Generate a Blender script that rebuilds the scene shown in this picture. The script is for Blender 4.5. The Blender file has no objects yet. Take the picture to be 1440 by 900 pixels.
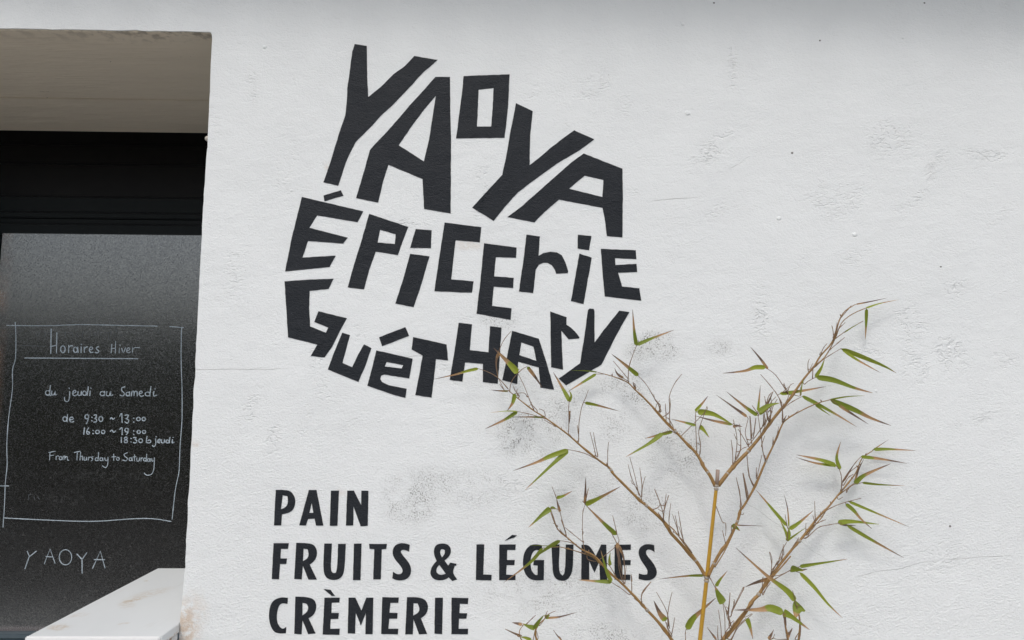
import bpy, bmesh, math, random
from mathutils import Vector, noise
from mathutils.geometry import tessellate_polygon
random.seed(7)
S = bpy.context.scene
COL = S.collection

# ------------------------------------------------------------------ camera
YAW, PITCH, ROLL, FPX = 0.018990, 0.098226, 0.0069384, 1018.09
EYE = Vector((0, -2.0, 1.6))
fw = Vector((math.sin(YAW)*math.cos(PITCH), math.cos(YAW)*math.cos(PITCH), math.sin(PITCH)))
rt = fw.cross(Vector((0, 0, 1))).normalized()
up = rt.cross(fw)
R_ = rt*math.cos(ROLL) + up*math.sin(ROLL)
U_ = -rt*math.sin(ROLL) + up*math.cos(ROLL)
cam = bpy.data.cameras.new('camera'); co = bpy.data.objects.new('camera', cam); COL.objects.link(co)
from mathutils import Matrix
M = Matrix((R_, U_, -fw)).transposed().to_4x4(); M.translation = EYE
co.matrix_world = M
cam.sensor_width = 36; cam.lens = FPX/1440*36; cam.clip_start = .05; cam.clip_end = 500
S.camera = co
S.render.resolution_x = 1024; S.render.resolution_y = 640

def ray(x, y): return fw + R_*((x-720)/FPX) - U_*((y-450)/FPX)
def onY(x, y, Y=0.0):
    d = ray(x, y); return EYE + d*((Y-EYE.y)/d.y)
def onZ(x, y, Z):
    d = ray(x, y); return EYE + d*((Z-EYE.z)/d.z)

# ------------------------------------------------------------------ world, sun, exposure
SUN_EL, SUN_AZ = math.radians(54), math.radians(196)
w = bpy.data.worlds.new('World'); S.world = w; w.use_nodes = True
nt = w.node_tree; nt.nodes.clear()
sky = nt.nodes.new('ShaderNodeTexSky'); sky.sky_type = 'NISHITA'; sky.sun_disc = False
sky.sun_elevation = SUN_EL; sky.sun_rotation = SUN_AZ; sky.air_density = 1.0; sky.dust_density = 4.0; sky.ozone_density = 1.0
hs = nt.nodes.new('ShaderNodeHueSaturation'); hs.inputs['Saturation'].default_value = .62   # an overcast, nearly grey sky
bg = nt.nodes.new('ShaderNodeBackground'); bg.inputs['Strength'].default_value = .15
wo = nt.nodes.new('ShaderNodeOutputWorld')
nt.links.new(sky.outputs[0], hs.inputs['Color']); nt.links.new(hs.outputs[0], bg.inputs[0]); nt.links.new(bg.outputs[0], wo.inputs[0])
sl = bpy.data.lights.new('sun', 'SUN'); sl.energy = .8; sl.angle = math.radians(10); sl.color = (1, .97, .93)
so = bpy.data.objects.new('sun', sl); COL.objects.link(so)
sd = Vector((math.sin(SUN_AZ)*math.cos(SUN_EL), math.cos(SUN_AZ)*math.cos(SUN_EL), math.sin(SUN_EL)))
so.rotation_euler = sd.to_track_quat('Z', 'Y').to_euler()
S.view_settings.view_transform = 'Standard'; S.view_settings.look = 'None'
S.view_settings.exposure = 0.10; S.view_settings.gamma = 1

# ------------------------------------------------------------------ node helpers
class NT:
    def __init__(s, name):
        s.m = bpy.data.materials.new(name); s.m.use_nodes = True; s.t = s.m.node_tree
        s.b = s.t.nodes['Principled BSDF']
        s.co = s.n('TexCoord').outputs['Object']
    def n(s, k, **kw):
        nd = s.t.nodes.new('ShaderNode'+k)
        for a, v in kw.items(): setattr(nd, a, v)
        return nd
    def put(s, sock, v):
        if isinstance(v, bpy.types.NodeSocket): s.t.links.new(v, sock)
        elif v is not None: sock.default_value = v
    def math(s, op, a, b=None, c=None, clamp=False):
        nd = s.n('Math', operation=op, use_clamp=clamp); s.put(nd.inputs[0], a)
        if b is not None: s.put(nd.inputs[1], b)
        if c is not None: s.put(nd.inputs[2], c)
        return nd.outputs[0]
    def noise(s, scale, detail=3, rough=.5, vec=None, dist=0):
        nd = s.n('TexNoise'); s.put(nd.inputs['Vector'], vec if vec is not None else s.co)
        nd.inputs['Scale'].default_value = scale; nd.inputs['Detail'].default_value = detail
        nd.inputs['Roughness'].default_value = rough; nd.inputs['Distortion'].default_value = dist
        return nd.outputs['Fac']
    def vor(s, scale, vec=None, feature='F1', out='Distance'):
        nd = s.n('TexVoronoi', feature=feature); s.put(nd.inputs['Vector'], vec if vec is not None else s.co)
        nd.inputs['Scale'].default_value = scale; return nd.outputs[out]
    def map(s, scale=(1, 1, 1), rot=(0, 0, 0), loc=(0, 0, 0)):
        nd = s.n('Mapping'); s.put(nd.inputs['Vector'], s.co)
        nd.inputs['Scale'].default_value = scale; nd.inputs['Rotation'].default_value = rot; nd.inputs['Location'].default_value = loc
        return nd.outputs[0]
    def map2(s, vec, scale):
        nd = s.n('Mapping'); s.put(nd.inputs['Vector'], vec); nd.inputs['Scale'].default_value = scale; return nd.outputs[0]
    def step(s, v, a, b, lo=0., hi=1.):
        nd = s.n('MapRange', interpolation_type='SMOOTHSTEP'); s.put(nd.inputs[0], v)
        for i, q in enumerate((a, b, lo, hi)): nd.inputs[1+i].default_value = q
        return nd.outputs[0]
    def mix(s, f, a, b):
        nd = s.n('Mix', data_type='RGBA'); s.put(nd.inputs[0], f)
        s.put(nd.inputs[6], a if isinstance(a, bpy.types.NodeSocket) else (*a, 1)); s.put(nd.inputs[7], b if isinstance(b, bpy.types.NodeSocket) else (*b, 1))
        return nd.outputs[2]
    def dist(s, c, sx, sz):
        """1 - elliptic distance from c in the x-z plane, clamped (a spot of its own shape)"""
        nd = s.n('Mapping'); s.put(nd.inputs['Vector'], s.co)
        nd.inputs['Location'].default_value = (-c.x/sx, 0, -c.z/sz); nd.inputs['Scale'].default_value = (1/sx, 0, 1/sz)
        ln = s.n('VectorMath', operation='LENGTH'); s.put(ln.inputs[0], nd.outputs[0])
        return s.math('SUBTRACT', 1, ln.outputs['Value'], clamp=True)
    def bump(s, h, dist=1., strength=1.):
        nd = s.n('Bump'); nd.inputs['Distance'].default_value = dist; nd.inputs['Strength'].default_value = strength
        s.put(nd.inputs['Height'], h); s.put(s.b.inputs['Normal'], nd.outputs[0])
    def fin(s, col, rough=.6, spec=.5, metal=0):
        s.put(s.b.inputs['Base Color'], col if isinstance(col, bpy.types.NodeSocket) else (*col, 1))
        s.put(s.b.inputs['Roughness'], rough); s.b.inputs['Specular IOR Level'].default_value = spec
        s.put(s.b.inputs['Metallic'], metal); return s.m

# ------------------------------------------------------------------ render (stucco) relief shared by wall and painted letters
PATCH = [(1000,213,38,13,40),(1020,291,36,11,30),(950,300,20,12,40),(1148,118,30,8,55),(1202,360,28,10,30),(1130,370,24,9,45),(1404,304,36,12,35),(1317,233,24,10,55),
         (1184,285,34,24,35),(1030,93,5,34,0),(955,36,14,7,50),(1280,285,30,8,35),(1390,216,32,10,0),(1250,195,34,26,0),(1322,780,36,22,10),(1213,884,26,16,20),(385,465,9,26,0),
         (355,570,9,32,-20),(333,600,8,20,-25),(384,617,8,30,0),(318,648,22,8,25),(493,593,22,9,25),(1280,455,20,30,0),(1337,500,22,26,20),(1343,405,18,16,0),(1412,507,18,12,0),
         (1372,590,40,10,20),(1290,690,40,12,10),(1070,442,13,34,0),(725,690,24,20,0),(690,640,26,12,30),(860,765,24,20,0),(355,120,8,36,10),(410,210,10,40,5),(750,130,22,12,40),(835,120,26,16,35),
         (780,570,26,16,20),(560,315,40,8,5),(1215,500,26,18,10),(640,560,30,9,20),(1110,700,26,18,0),(470,560,22,8,20),(300,180,10,40,0),(345,395,10,26,0),(880,150,14,20,-40)]
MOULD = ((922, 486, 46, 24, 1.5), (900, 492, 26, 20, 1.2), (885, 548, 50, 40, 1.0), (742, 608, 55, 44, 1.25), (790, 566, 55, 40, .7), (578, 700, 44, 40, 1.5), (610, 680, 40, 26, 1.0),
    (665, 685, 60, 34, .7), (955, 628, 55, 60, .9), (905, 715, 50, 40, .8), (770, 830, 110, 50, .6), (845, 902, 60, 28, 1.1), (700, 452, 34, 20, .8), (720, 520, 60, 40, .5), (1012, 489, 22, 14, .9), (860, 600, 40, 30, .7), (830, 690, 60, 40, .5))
RUST = ((258, 884, 24, 44, .65), (272, 862, 22, 34, .25), (659, 345, 34, 5, .35), (272, 624, 10, 5, .4), (480, 691, 5, 5, .3), (460, 232, 4, 6, .4))
def stucco(t, k=1.0, patches=False):
    fine = t.noise(1, 2, .55, t.map((130, 1, 185)))
    grain = t.noise(330, 2, .6)
    med = t.noise(1, 3, .55, t.map((18, 1, 27), (0, .3, 0)))
    broad = t.noise(2.6, 2, .5)
    # strips of pocked stipple where the trowel lifted
    mk = t.step(t.noise(1, 3, .62, t.map((6.5, 1, 3.0), (0, math.radians(-40), 0)), .4), .60, .70, 0, .5)
    if patches:
        mk = t.math('MAXIMUM', mk, t.n('Attribute', attribute_name='pocked').outputs['Fac'])
        mk = t.math('MULTIPLY', mk, t.step(t.noise(24, 3, .6), .36, .58))
    pk = t.step(t.noise(1, 1.5, .5, t.map((74, 1, 140), (0, math.radians(-22), 0)), .9), .50, .62)
    sep = t.n('SeparateXYZ'); t.put(sep.inputs[0], t.co)
    low = t.step(sep.outputs['Z'], 1.9, 1.1)                    # coarser render lower down
    h = t.math('MULTIPLY', fine, .0011*k)
    h = t.math('MULTIPLY_ADD', grain, .0012*k, h)
    h = t.math('MULTIPLY_ADD', med, .0024*k, h)
    h = t.math('MULTIPLY_ADD', broad, .012*k, h)
    h = t.math('MULTIPLY_ADD', t.math('MULTIPLY', mk, pk), -.0025*k, h)
    lp = t.step(t.noise(1, 2, .6, t.map((150, 1, 210), (0, -.2, 0)), .8), .4, .7)
    h = t.math('MULTIPLY_ADD', t.math('MULTIPLY', low, lp), .0008*k, h)
    return h, mk, pk, sep, low

# ------------------------------------------------------------------ materials
def m_wall():
    t = NT('white_render')
    h, mk, pk, sep, low = stucco(t, 1.0, True)
    X, Z = sep.outputs['X'], sep.outputs['Z']
    # hairline cracks
    def crack(p, q, wob, wdt=.0012):
        a, b = onY(*p), onY(*q)
        sl_ = (b.z-a.z)/(b.x-a.x)
        zz = t.math('MULTIPLY_ADD', t.math('SUBTRACT', X, a.x), sl_, a.z)
        zz = t.math('MULTIPLY_ADD', t.math('SUBTRACT', t.noise(9, 4, .6), .5), wob, zz)
        d = t.math('ABSOLUTE', t.math('SUBTRACT', Z, zz))
        l = t.step(d, wdt, wdt*.2)
        e = t.math('MULTIPLY', t.step(X, a.x, a.x+.02), t.step(X, b.x, b.x-.08))
        return t.math('MULTIPLY', l, e)
    ck = crack((255, 520), (420, 519), .012)
    for p, q, wb in (((1200, 812), (1330, 785), .03), ((1330, 787), (1440, 781), .012), ((520, 508), (640, 496), .03),
                     ((1040, 700), (1180, 800), .04), ((915, 283), (1000, 276), .01), ((1020, 240), (1062, 214), .05)):
        ck = t.math('MAXIMUM', ck, crack(p, q, wb))
    h = t.math('MULTIPLY_ADD', ck, -.0008, h)
    t.bump(h)
    base = t.mix(t.noise(3.5, 4, .6), (.775, .805, .81), (.825, .855, .86))
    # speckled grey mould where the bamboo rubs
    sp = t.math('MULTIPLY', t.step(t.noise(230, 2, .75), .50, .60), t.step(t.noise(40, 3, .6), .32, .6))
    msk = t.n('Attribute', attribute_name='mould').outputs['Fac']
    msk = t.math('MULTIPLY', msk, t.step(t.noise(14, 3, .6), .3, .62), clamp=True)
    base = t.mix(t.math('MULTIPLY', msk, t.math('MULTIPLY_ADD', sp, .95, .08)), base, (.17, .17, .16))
    # isolated dark flecks everywhere
    fl = t.math('MULTIPLY', t.step(t.noise(95, 2, .5), .74, .80), t.step(t.noise(5, 2, .5), .42, .6))
    base = t.mix(t.math('MULTIPLY', fl, .5), base, (.3, .3, .29))
    base = t.mix(t.math('MULTIPLY', ck, .55), base, (.42, .43, .43))
    # rust washed from the counter, rusty spot below the board writing, ochre stain under the C
    rust = t.math('MULTIPLY', t.n('Attribute', attribute_name='rust').outputs['Fac'], t.step(t.noise(55, 4, .65), .3, .6))
    base = t.mix(rust, base, (.50, .30, .13))
    return t.fin(base, .75, .25)
def m_letter():
    t = NT('charcoal_wall_paint')
    h, mk, pk, sep, low = stucco(t, 1.3)
    t.bump(t.math('MULTIPLY_ADD', t.noise(1, 3, .6, t.map((60, 1, 300))), .0009, h))
    base = t.mix(t.noise(24, 4, .65), (.012, .015, .020), (.025, .029, .035))
    sc = t.step(t.noise(1, 3, .7, t.map((30, 1, 240), (0, .6, 0))), .70, .80)
    base = t.mix(t.math('MULTIPLY', sc, .22), base, (.16, .17, .18))
    fl = t.step(t.noise(260, 2, .7), .68, .76)
    base = t.mix(t.math('MULTIPLY', fl, .45), base, (.14, .15, .17))
    return t.fin(base, .55, .2)
def m_soffit():
    t = NT('taupe_masonry_paint')
    h = t.math('MULTIPLY', t.noise(1, 3, .6, t.map((14, 150, 40))), .003)
    h = t.math('MULTIPLY_ADD', t.noise(1, 4, .6, t.map((4, 22, 6))), .006, h)
    pit = t.step(t.noise(1, 4, .65, t.map((22, 75, 30)), 1.0), .70, .75)
    h = t.math('MULTIPLY_ADD', pit, -.0015, h); t.bump(h)
    base = t.mix(t.noise(1, 4, .6, t.map((3, 9, 3))), (.68, .60, .485), (.76, .675, .55))
    base = t.mix(t.math('MULTIPLY', pit, .75), base, (.10, .085, .07))
    sep = t.n('SeparateXYZ'); t.put(sep.inputs[0], t.co)
    edge = t.math('MULTIPLY', t.step(sep.outputs['Y'], .10, .0), t.step(t.noise(30, 3, .6), .45, .65))
    edge = t.math('MULTIPLY', edge, t.step(sep.outputs['X'], -1.5, -.85, .3, 1))
    base = t.mix(t.math('MULTIPLY', edge, .6), base, (.12, .10, .08))
    return t.fin(base, .8, .2)
def m_simple(name, c1, c2, rough, spec=.5, sc=8, bumpd=0, bs=200):
    t = NT(name)
    if bumpd: t.bump(t.math('MULTIPLY', t.noise(bs, 3, .6), bumpd))
    return t.fin(t.mix(t.noise(sc, 4, .6), c1, c2), rough, spec)
def m_board():
    t = NT('blackboard_paint')
    t.bump(t.math('MULTIPLY', t.noise(160, 2, .6), .00022))
    base = t.mix(t.noise(5, 4, .6), (.009, .0085, .008), (.015, .014, .013))
    g = t.step(t.noise(150, 2, .8), .52, .68)                       # chalk dust in the grain
    g2 = t.step(t.noise(9, 4, .65), .35, .65, .35, 1)
    base = t.mix(t.math('MULTIPLY', t.math('MULTIPLY', g, g2), .10), base, (.30, .31, .32))
    fl = t.step(t.noise(125, 2, .7), .66, .72)
    base = t.mix(t.math('MULTIPLY', fl, .28), base, (.5, .5, .5))
    # rubbed-out writing above and below the heading
    for (px, py, rx, ry, a) in ((130, 466, 110, 14, .14), (95, 702, 60, 12, .07), (130, 668, 130, 10, .09), (200, 492, 60, 30, .08)):
        c = onY(px, py, .775); k = 2.775/FPX
        gg = t.math('MULTIPLY', t.step(t.dist(c, rx*k, ry*k), 0., .6, 0, a), t.step(t.noise(1, 3, .6, t.map((60, 1, 90), (0, .3, 0))), .5, .66))
        base = t.mix(gg, base, (.35, .37, .38))
    # brown wood reflection painted into the left edge; paler strip along the bottom
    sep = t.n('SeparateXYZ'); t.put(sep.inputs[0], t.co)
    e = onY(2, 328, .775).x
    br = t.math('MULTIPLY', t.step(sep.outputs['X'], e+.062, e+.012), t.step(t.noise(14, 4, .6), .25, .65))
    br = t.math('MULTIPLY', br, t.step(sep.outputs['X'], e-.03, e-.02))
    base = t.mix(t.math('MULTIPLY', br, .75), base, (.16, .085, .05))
    zb = onY(20, 889, .775).z
    bo = t.step(sep.outputs['Z'], zb+.030, zb+.006)
    base = t.mix(t.math('MULTIPLY', bo, .8), base, (.17, .15, .15))
    t.b.inputs['IOR'].default_value = 2.25
    rg = t.math('MULTIPLY_ADD', t.step(t.noise(230, 2, .8), .38, .64), .17, .12)
    t.put(t.b.inputs['Specular Tint'], t.mix(t.step(t.noise(210, 2, .85), .36, .66), (.50, .53, .57), (.95, 1, 1)))
    return t.fin(base, rg, .66)
def m_counter():
    t = NT('white_enamel_with_rust')
    base = t.mix(t.noise(1, 5, .65, t.map((9, 3, 9))), (.68, .715, .73), (.77, .80, .81))
    sm = t.step(t.noise(1, 4, .7, t.map((28, 5, 28), (0, 0, .3))), .60, .70)
    base = t.mix(t.math('MULTIPLY', sm, .08), base, (.42, .38, .34))
    for (px, py, rx, ry, rot, a) in ((205, 817, .010, .006, 0, 1.), (187, 844, .050, .010, .5, .9), (210, 835, .11, .022, .55, .45), (112, 865, .035, .012, .2, .45),
                                     (83, 882, .035, .020, .4, .8), (174, 877, .020, .006, 0, .6), (178, 850, .03, .03, 0, .4)):
        c = onZ(px, py, CZ)
        nd = t.n('Mapping', vector_type='POINT'); t.put(nd.inputs['Vector'], t.co)
        sub = t.n('VectorMath', operation='SUBTRACT'); t.put(sub.inputs[0], t.co); sub.inputs[1].default_value = (c.x, c.y, c.z)
        rr = t.n('VectorRotate', rotation_type='Z_AXIS'); t.put(rr.inputs['Vector'], sub.outputs[0]); rr.inputs['Angle'].default_value = -rot-.6
        mu = t.n('VectorMath', operation='MULTIPLY'); t.put(mu.inputs[0], rr.outputs[0]); mu.inputs[1].default_value = (1/rx, 1/(ry*2.2), 40)
        ln = t.n('VectorMath', operation='LENGTH'); t.put(ln.inputs[0], mu.outputs[0])
        g = t.math('MULTIPLY', t.step(t.math('SUBTRACT', 1, ln.outputs['Value'], clamp=True), 0, .8, 0, a), t.math('MULTIPLY', t.step(t.noise(70, 4, .7), .34, .6), .6))
        base = t.mix(g, base, (.42, .27, .10))
    # rust creeping out of the folded seams at the right side and the left front corner
    sep = t.n('SeparateXYZ'); t.put(sep.inputs[0], t.co)
    seam = t.math('ABSOLUTE', t.math('SUBTRACT', sep.outputs['Z'], CZ-.022))
    s1 = t.math('MULTIPLY', t.step(seam, .010, .001), t.step(t.noise(45, 4, .65), .42, .60))
    base = t.mix(t.math('MULTIPLY', s1, .85), base, (.36, .19, .06))
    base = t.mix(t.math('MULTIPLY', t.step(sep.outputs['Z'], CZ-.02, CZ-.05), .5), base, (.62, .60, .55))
    t.bump(t.math('MULTIPLY', t.noise(1, 3, .5, t.map((14, 6, 14))), .0015))
    return t.fin(base, .38, .5)
def m_chalk():
    t = NT('chalk')
    base = t.mix(t.step(t.noise(520, 2, .7), .38, .60), (.28, .34, .39), (.62, .72, .80))
    return t.fin(base, .9, .1)
def m_leaf():
    t = NT('bamboo_leaf')
    at = t.n('Attribute', attribute_name='dry').outputs['Fac']
    oi = t.n('ObjectInfo').outputs['Random']
    v = t.math('ADD', at, t.math('MULTIPLY', t.math('SUBTRACT', t.noise(70, 3, .6), .5), .35))
    g = t.mix(oi, (.14, .195, .016), (.29, .345, .028))
    g = t.mix(t.math('MULTIPLY', t.noise(1, 2, .5, t.map((260, 260, 260))), .4), g, (.27, .30, .06))
    br = t.mix(t.noise(40, 3, .6), (.50, .33, .17), (.29, .155, .07))
    c = t.mix(t.step(v, .38, .62), g, br)
    c = t.mix(t.step(v, .92, 1.15), c, (.15, .10, .075))
    t.bump(t.math('MULTIPLY', t.noise(500, 2, .5), .0003))
    m = t.fin(c, .5, .4)
    tr = t.n('BsdfTranslucent'); t.put(tr.inputs[0], c); mx = t.n('MixShader'); mx.inputs[0].default_value = .28
    t.put(mx.inputs[1], t.b.outputs[0]); t.put(mx.inputs[2], tr.outputs[0])
    t.put(t.t.nodes['Material Output'].inputs[0], mx.outputs[0]); return m
def m_cane(name, a, b, c, sc=45):
    t = NT(name)
    base = t.mix(t.noise(sc, 4, .65), a, b)
    base = t.mix(t.math('MULTIPLY', t.step(t.noise(160, 3, .6), .55, .7), .45), base, c)
    t.bump(t.math('MULTIPLY', t.noise(300, 2, .6), .0005))
    return t.fin(base, .5, .4)

# ------------------------------------------------------------------ object helpers
def link(name, me, mat, parent=None, smooth=False):
    o = bpy.data.objects.new(name, me); COL.objects.link(o)
    if mat: me.materials.append(mat)
    if parent: o.parent = parent
    if smooth:
        for p in me.polygons: p.use_smooth = True
    return o
def empty(name, loc=(0, 0, 0)):
    o = bpy.data.objects.new(name, None); COL.objects.link(o); o.location = loc; return o
def tag(o, label, cat, group=None):
    o['label'] = label; o['category'] = cat
    if group: o['group'] = group
    return o
def boxes(name, bl, mat, parent=None, bevel=0):
    bm = bmesh.new()
    for (x0, x1, y0, y1, z0, z1) in bl:
        r = bmesh.ops.create_cube(bm, size=1)
        for v in r['verts']:
            v.co = Vector((x0+(v.co.x+.5)*(x1-x0), y0+(v.co.y+.5)*(y1-y0), z0+(v.co.z+.5)*(z1-z0)))
    if bevel: bmesh.ops.bevel(bm, geom=bm.edges[:], offset=bevel, segments=2, affect='EDGES', clamp_overlap=True)
    me = bpy.data.meshes.new(name); bm.to_mesh(me); bm.free()
    return link(name, me, mat, parent)
def prism(name, loops, y0, y1, mat, parent=None):
    """polygon (with holes) in the x-z plane, front at y0, back at y1"""
    vs, fs = [], []
    vec = [[Vector((p[0], p[1], 0)) for p in l] for l in loops]
    tri = tessellate_polygon(vec)
    flat = [p for l in loops for p in l]; n = len(flat)
    vs = [(p[0], y0, p[1]) for p in flat] + [(p[0], y1, p[1]) for p in flat]
    for a, b, c in tri:
        A, B, C_ = flat[a], flat[b], flat[c]
        if (B[0]-A[0])*(C_[1]-A[1])-(B[1]-A[1])*(C_[0]-A[0]) < 0: a, b, c = a, c, b
        fs.append((a, b, c)); fs.append((a+n, c+n, b+n))
    k = 0
    for l in loops:
        m = len(l)
        for i in range(m):
            fs.append((k+i, k+i+n, k+(i+1) % m+n, k+(i+1) % m))
        k += m
    me = bpy.data.meshes.new(name); me.from_pydata(vs, [], fs); me.update()
    bm = bmesh.new(); bm.from_mesh(me); bmesh.ops.recalc_face_normals(bm, faces=bm.faces); bm.to_mesh(me); bm.free()
    return link(name, me, mat, parent)

CZ = onY(253, 877, 0).z          # counter top height
MW, ML, MS, MB_, MC, MK, MLF = m_wall(), m_letter(), m_soffit(), m_board(), m_counter(), m_chalk(), m_leaf()
MBLK = m_simple('black_lacquer', (.003, .003, .0035), (.005, .005, .006), .35, .12, 12, .0006, 60)
MFRM = m_simple('dark_frame_paint', (.004, .007, .008), (.007, .010, .011), .35, .1, 14, .0004, 90)
MSILL = m_simple('blue_grey_metal', (.050, .075, .095), (.09, .12, .14), .35, .5, 30, .0004, 90)
MCANE = m_cane('bamboo_culm', (.40, .225, .022), (.48, .29, .035), (.30, .15, .025))
MNODE = m_cane('bamboo_node', (.26, .22, .17), (.42, .38, .32), (.12, .09, .06), 150)
MSTUB = m_cane('dead_culm', (.34, .26, .21), (.24, .18, .145), (.42, .34, .28), 80)
MBR = m_cane('bamboo_branch', (.34, .20, .055), (.19, .11, .045), (.10, .06, .04), 60)
MTW = m_cane('bamboo_twig', (.15, .095, .06), (.26, .165, .09), (.07, .05, .04), 90)

# ------------------------------------------------------------------ ground
def sheet(name, x0, x1, y0, y1, z, mat):
    me = bpy.data.meshes.new(name); me.from_pydata([(x0, y0, z), (x1, y0, z), (x1, y1, z), (x0, y1, z)], [], [(0, 1, 2, 3)])
    o = link(name, me, mat); o['kind'] = 'structure'; return o
sheet('ground', -160, 160, -200, 160, -.12, m_simple('asphalt', (.045, .045, .043), (.075, .073, .07), .9, .2, 3, .004, 60))
pv = boxes('pavement', [(-9, 9, -1.88, 0, -.12, 0)], m_simple('pale_concrete', (.55, .545, .53), (.62, .61, .59), .9, .2, 4, .002, 80)); pv['kind'] = 'structure'
kb = boxes('kerb', [(-9, 9, -2.0, -1.884, -.12, .004)], m_simple('kerb_stone', (.30, .30, .29), (.38, .37, .36), .85, .2, 6, .003, 60), None, .006); kb['kind'] = 'structure'

# clipped hedge across the street: it and the sky above it are what the blackboard mirrors
rh = random.Random(5); vs, fs = [], []
for k in range(9000):
    x = rh.uniform(-22, 22); top = 2.9+.35*noise.noise(Vector((x*.4, 0, 3)))
    if rh.random() < .3: p = Vector((x, rh.uniform(-11, -9), top+rh.gauss(0, .07)))
    else: p = Vector((x, -9+rh.gauss(0, .09), rh.uniform(0, top)))
    a = Vector((rh.gauss(0, 1), rh.gauss(0, 1), rh.gauss(0, 1))).normalized(); b = a.orthogonal().normalized()
    l = rh.uniform(.06, .15); i0 = len(vs)
    vs += [p-a*l, p+b*l*.45, p+a*l, p-b*l*.45]; fs.append((i0, i0+1, i0+2, i0+3))
for (x0, x1, y0, y1, z0, z1) in ((-22, 22, -10.95, -9.1, 0, 2.7),):
    i0 = len(vs); vs += [Vector((x, y, z)) for x in (x0, x1) for y in (y0, y1) for z in (z0, z1)]
    fs += [(i0, i0+1, i0+3, i0+2), (i0+4, i0+6, i0+7, i0+5), (i0, i0+4, i0+5, i0+1), (i0+2, i0+3, i0+7, i0+6), (i0+1, i0+5, i0+7, i0+3)]
me = bpy.data.meshes.new('hedge'); me.from_pydata(vs, [], fs)
hd = link('hedge', me, m_simple('hedge_leaves', (.035, .06, .018), (.07, .10, .03), .7, .2, 2)); hd['kind'] = 'stuff'

# ------------------------------------------------------------------ wall with its opening
OX, OZ, OL = onY(277, 450).x, onY(150, 42).z, -2.45
def wob(i, a): return (noise.noise(Vector((i*.37, 3.1, 0)))*a + noise.noise(Vector((i*1.9, 9.1, 0)))*a*.45)
outer = [(-6, -.3), (OL, -.3)]
outer += [(OL+wob(i, .003), .1*i) for i in range(1, 26)]
outer += [(OL, OZ)]
n = 90
outer += [(OL+(OX-OL)*i/n, OZ+wob(i*1.3, .0028)) for i in range(1, n-1)]
outer += [(OX-.004, OZ-.001), (OX+.001, OZ-.006)]
n = 150
xs = [(298.4, 50), (292.8, 183), (286, 284), (270.3, 600), (260, 798), (252.6, 883)]
def edge_x(z):   # hand-trowelled edge, never quite straight
    pts = [(onY(*p).z, onY(*p).x) for p in xs]
    if z >= pts[0][0]: return pts[0][1]
    for (za, xa), (zb, xb) in zip(pts, pts[1:]):
        if z >= zb: return xb+(xa-xb)*(z-zb)/(za-zb)
    return pts[-1][1]
for i in range(1, n):
    z = OZ-.006-(OZ)*i/n
    outer.append((edge_x(z)+wob(i*1.1+40, .0026), z))
outer += [(edge_x(0), -.3), (6, -.3), (6, 3.6), (-6, 3.6)]
import numpy as np
from mathutils.geometry import delaunay_2d_cdt
def render_sheet(poly, y0, y1, mat):
    """the wall as a solid; its face carries a fine net of vertices that stores where render is pocked, mouldy or rusty"""
    m = len(poly); G = .0125
    pts = [Vector(p) for p in poly]
    for ix in range(int(-1.60/G), int(1.75/G)):
        for iz in range(int(.80/G), int(2.84/G)):
            x, z = ix*G+(iz % 2)*G*.5, iz*G
            if x < OX+.012 and z < OZ+.012: continue
            pts.append(Vector((x, z)))
    v2, e2, f2, ov, oe, of = delaunay_2d_cdt(pts, [], [list(range(m))], 1, 1e-5)
    n = len(v2); vs = [(v[0], y0, v[1]) for v in v2]; fs = [tuple(f) for f in f2]
    # polygon vertices in the output, for the sides and the back
    where = {o: i for i, lst in enumerate(ov) for o in lst}
    k = len(vs); vs += [(p[0], y1, p[1]) for p in poly]
    for i in range(m):
        a, b = where[i], where[(i+1) % m]; fs.append((a, k+i, k+(i+1) % m, b))
    for a, b, c in tessellate_polygon([[Vector((p[0], p[1], 0)) for p in poly]]): fs.append((k+a, k+b, k+c))
    me = bpy.data.meshes.new('rendered_wall'); me.from_pydata(vs, [], fs); me.update()
    bm = bmesh.new(); bm.from_mesh(me); bmesh.ops.recalc_face_normals(bm, faces=bm.faces); bm.to_mesh(me); bm.free()
    co_ = np.empty(len(me.vertices)*3); me.vertices.foreach_get('co', co_); co_ = co_.reshape(-1, 3)
    X, Zc, kx = co_[:, 0], co_[:, 2], 2.0/FPX
    def field(lst, spread):
        out = np.zeros(len(X))
        for q in lst:
            px, py, rx, ry = q[:4]; ang, amp = (math.radians(q[4]), .25+.6*((px*7+py*13) % 10)/9) if spread == 'p' else (0, q[4]*.85)
            if spread != 'p': rx, ry = rx*.75, ry*.75
            c = onY(px, py); dx, dz = X-c.x, Zc-c.z
            u = (dx*math.cos(ang)+dz*math.sin(ang))/(rx*kx*1.65); w_ = (-dx*math.sin(ang)+dz*math.cos(ang))/(ry*kx*1.6)
            t = np.clip(1-np.hypot(u, w_), 0, 1)/.75; t = np.clip(t, 0, 1); t = t*t*(3-2*t)
            out = np.maximum(out, t*amp)
        return out*(co_[:, 1] < .001)
    for nm, l, sp_ in (('pocked', PATCH, 'p'), ('mould', MOULD, 's'), ('rust', RUST, 's')):
        me.attributes.new(nm, 'FLOAT', 'POINT').data.foreach_set('value', field(l, sp_))
    return link('rendered_wall', me, mat)
wall = render_sheet(outer, 0, .86, MW)
tag(wall, 'white rough rendered shop wall painted with dark lettering beside the dark doorway', 'wall')
SF = m_soffit()
o = boxes('lintel_soffit', [(OL+.02, OX-.0045, .004, .50, OZ-.0012-.002, OZ+.05)], SF, wall)
o['label'] = 'flaking taupe painted underside of the lintel'
sy = onZ(150, 137, OZ).y
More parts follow.
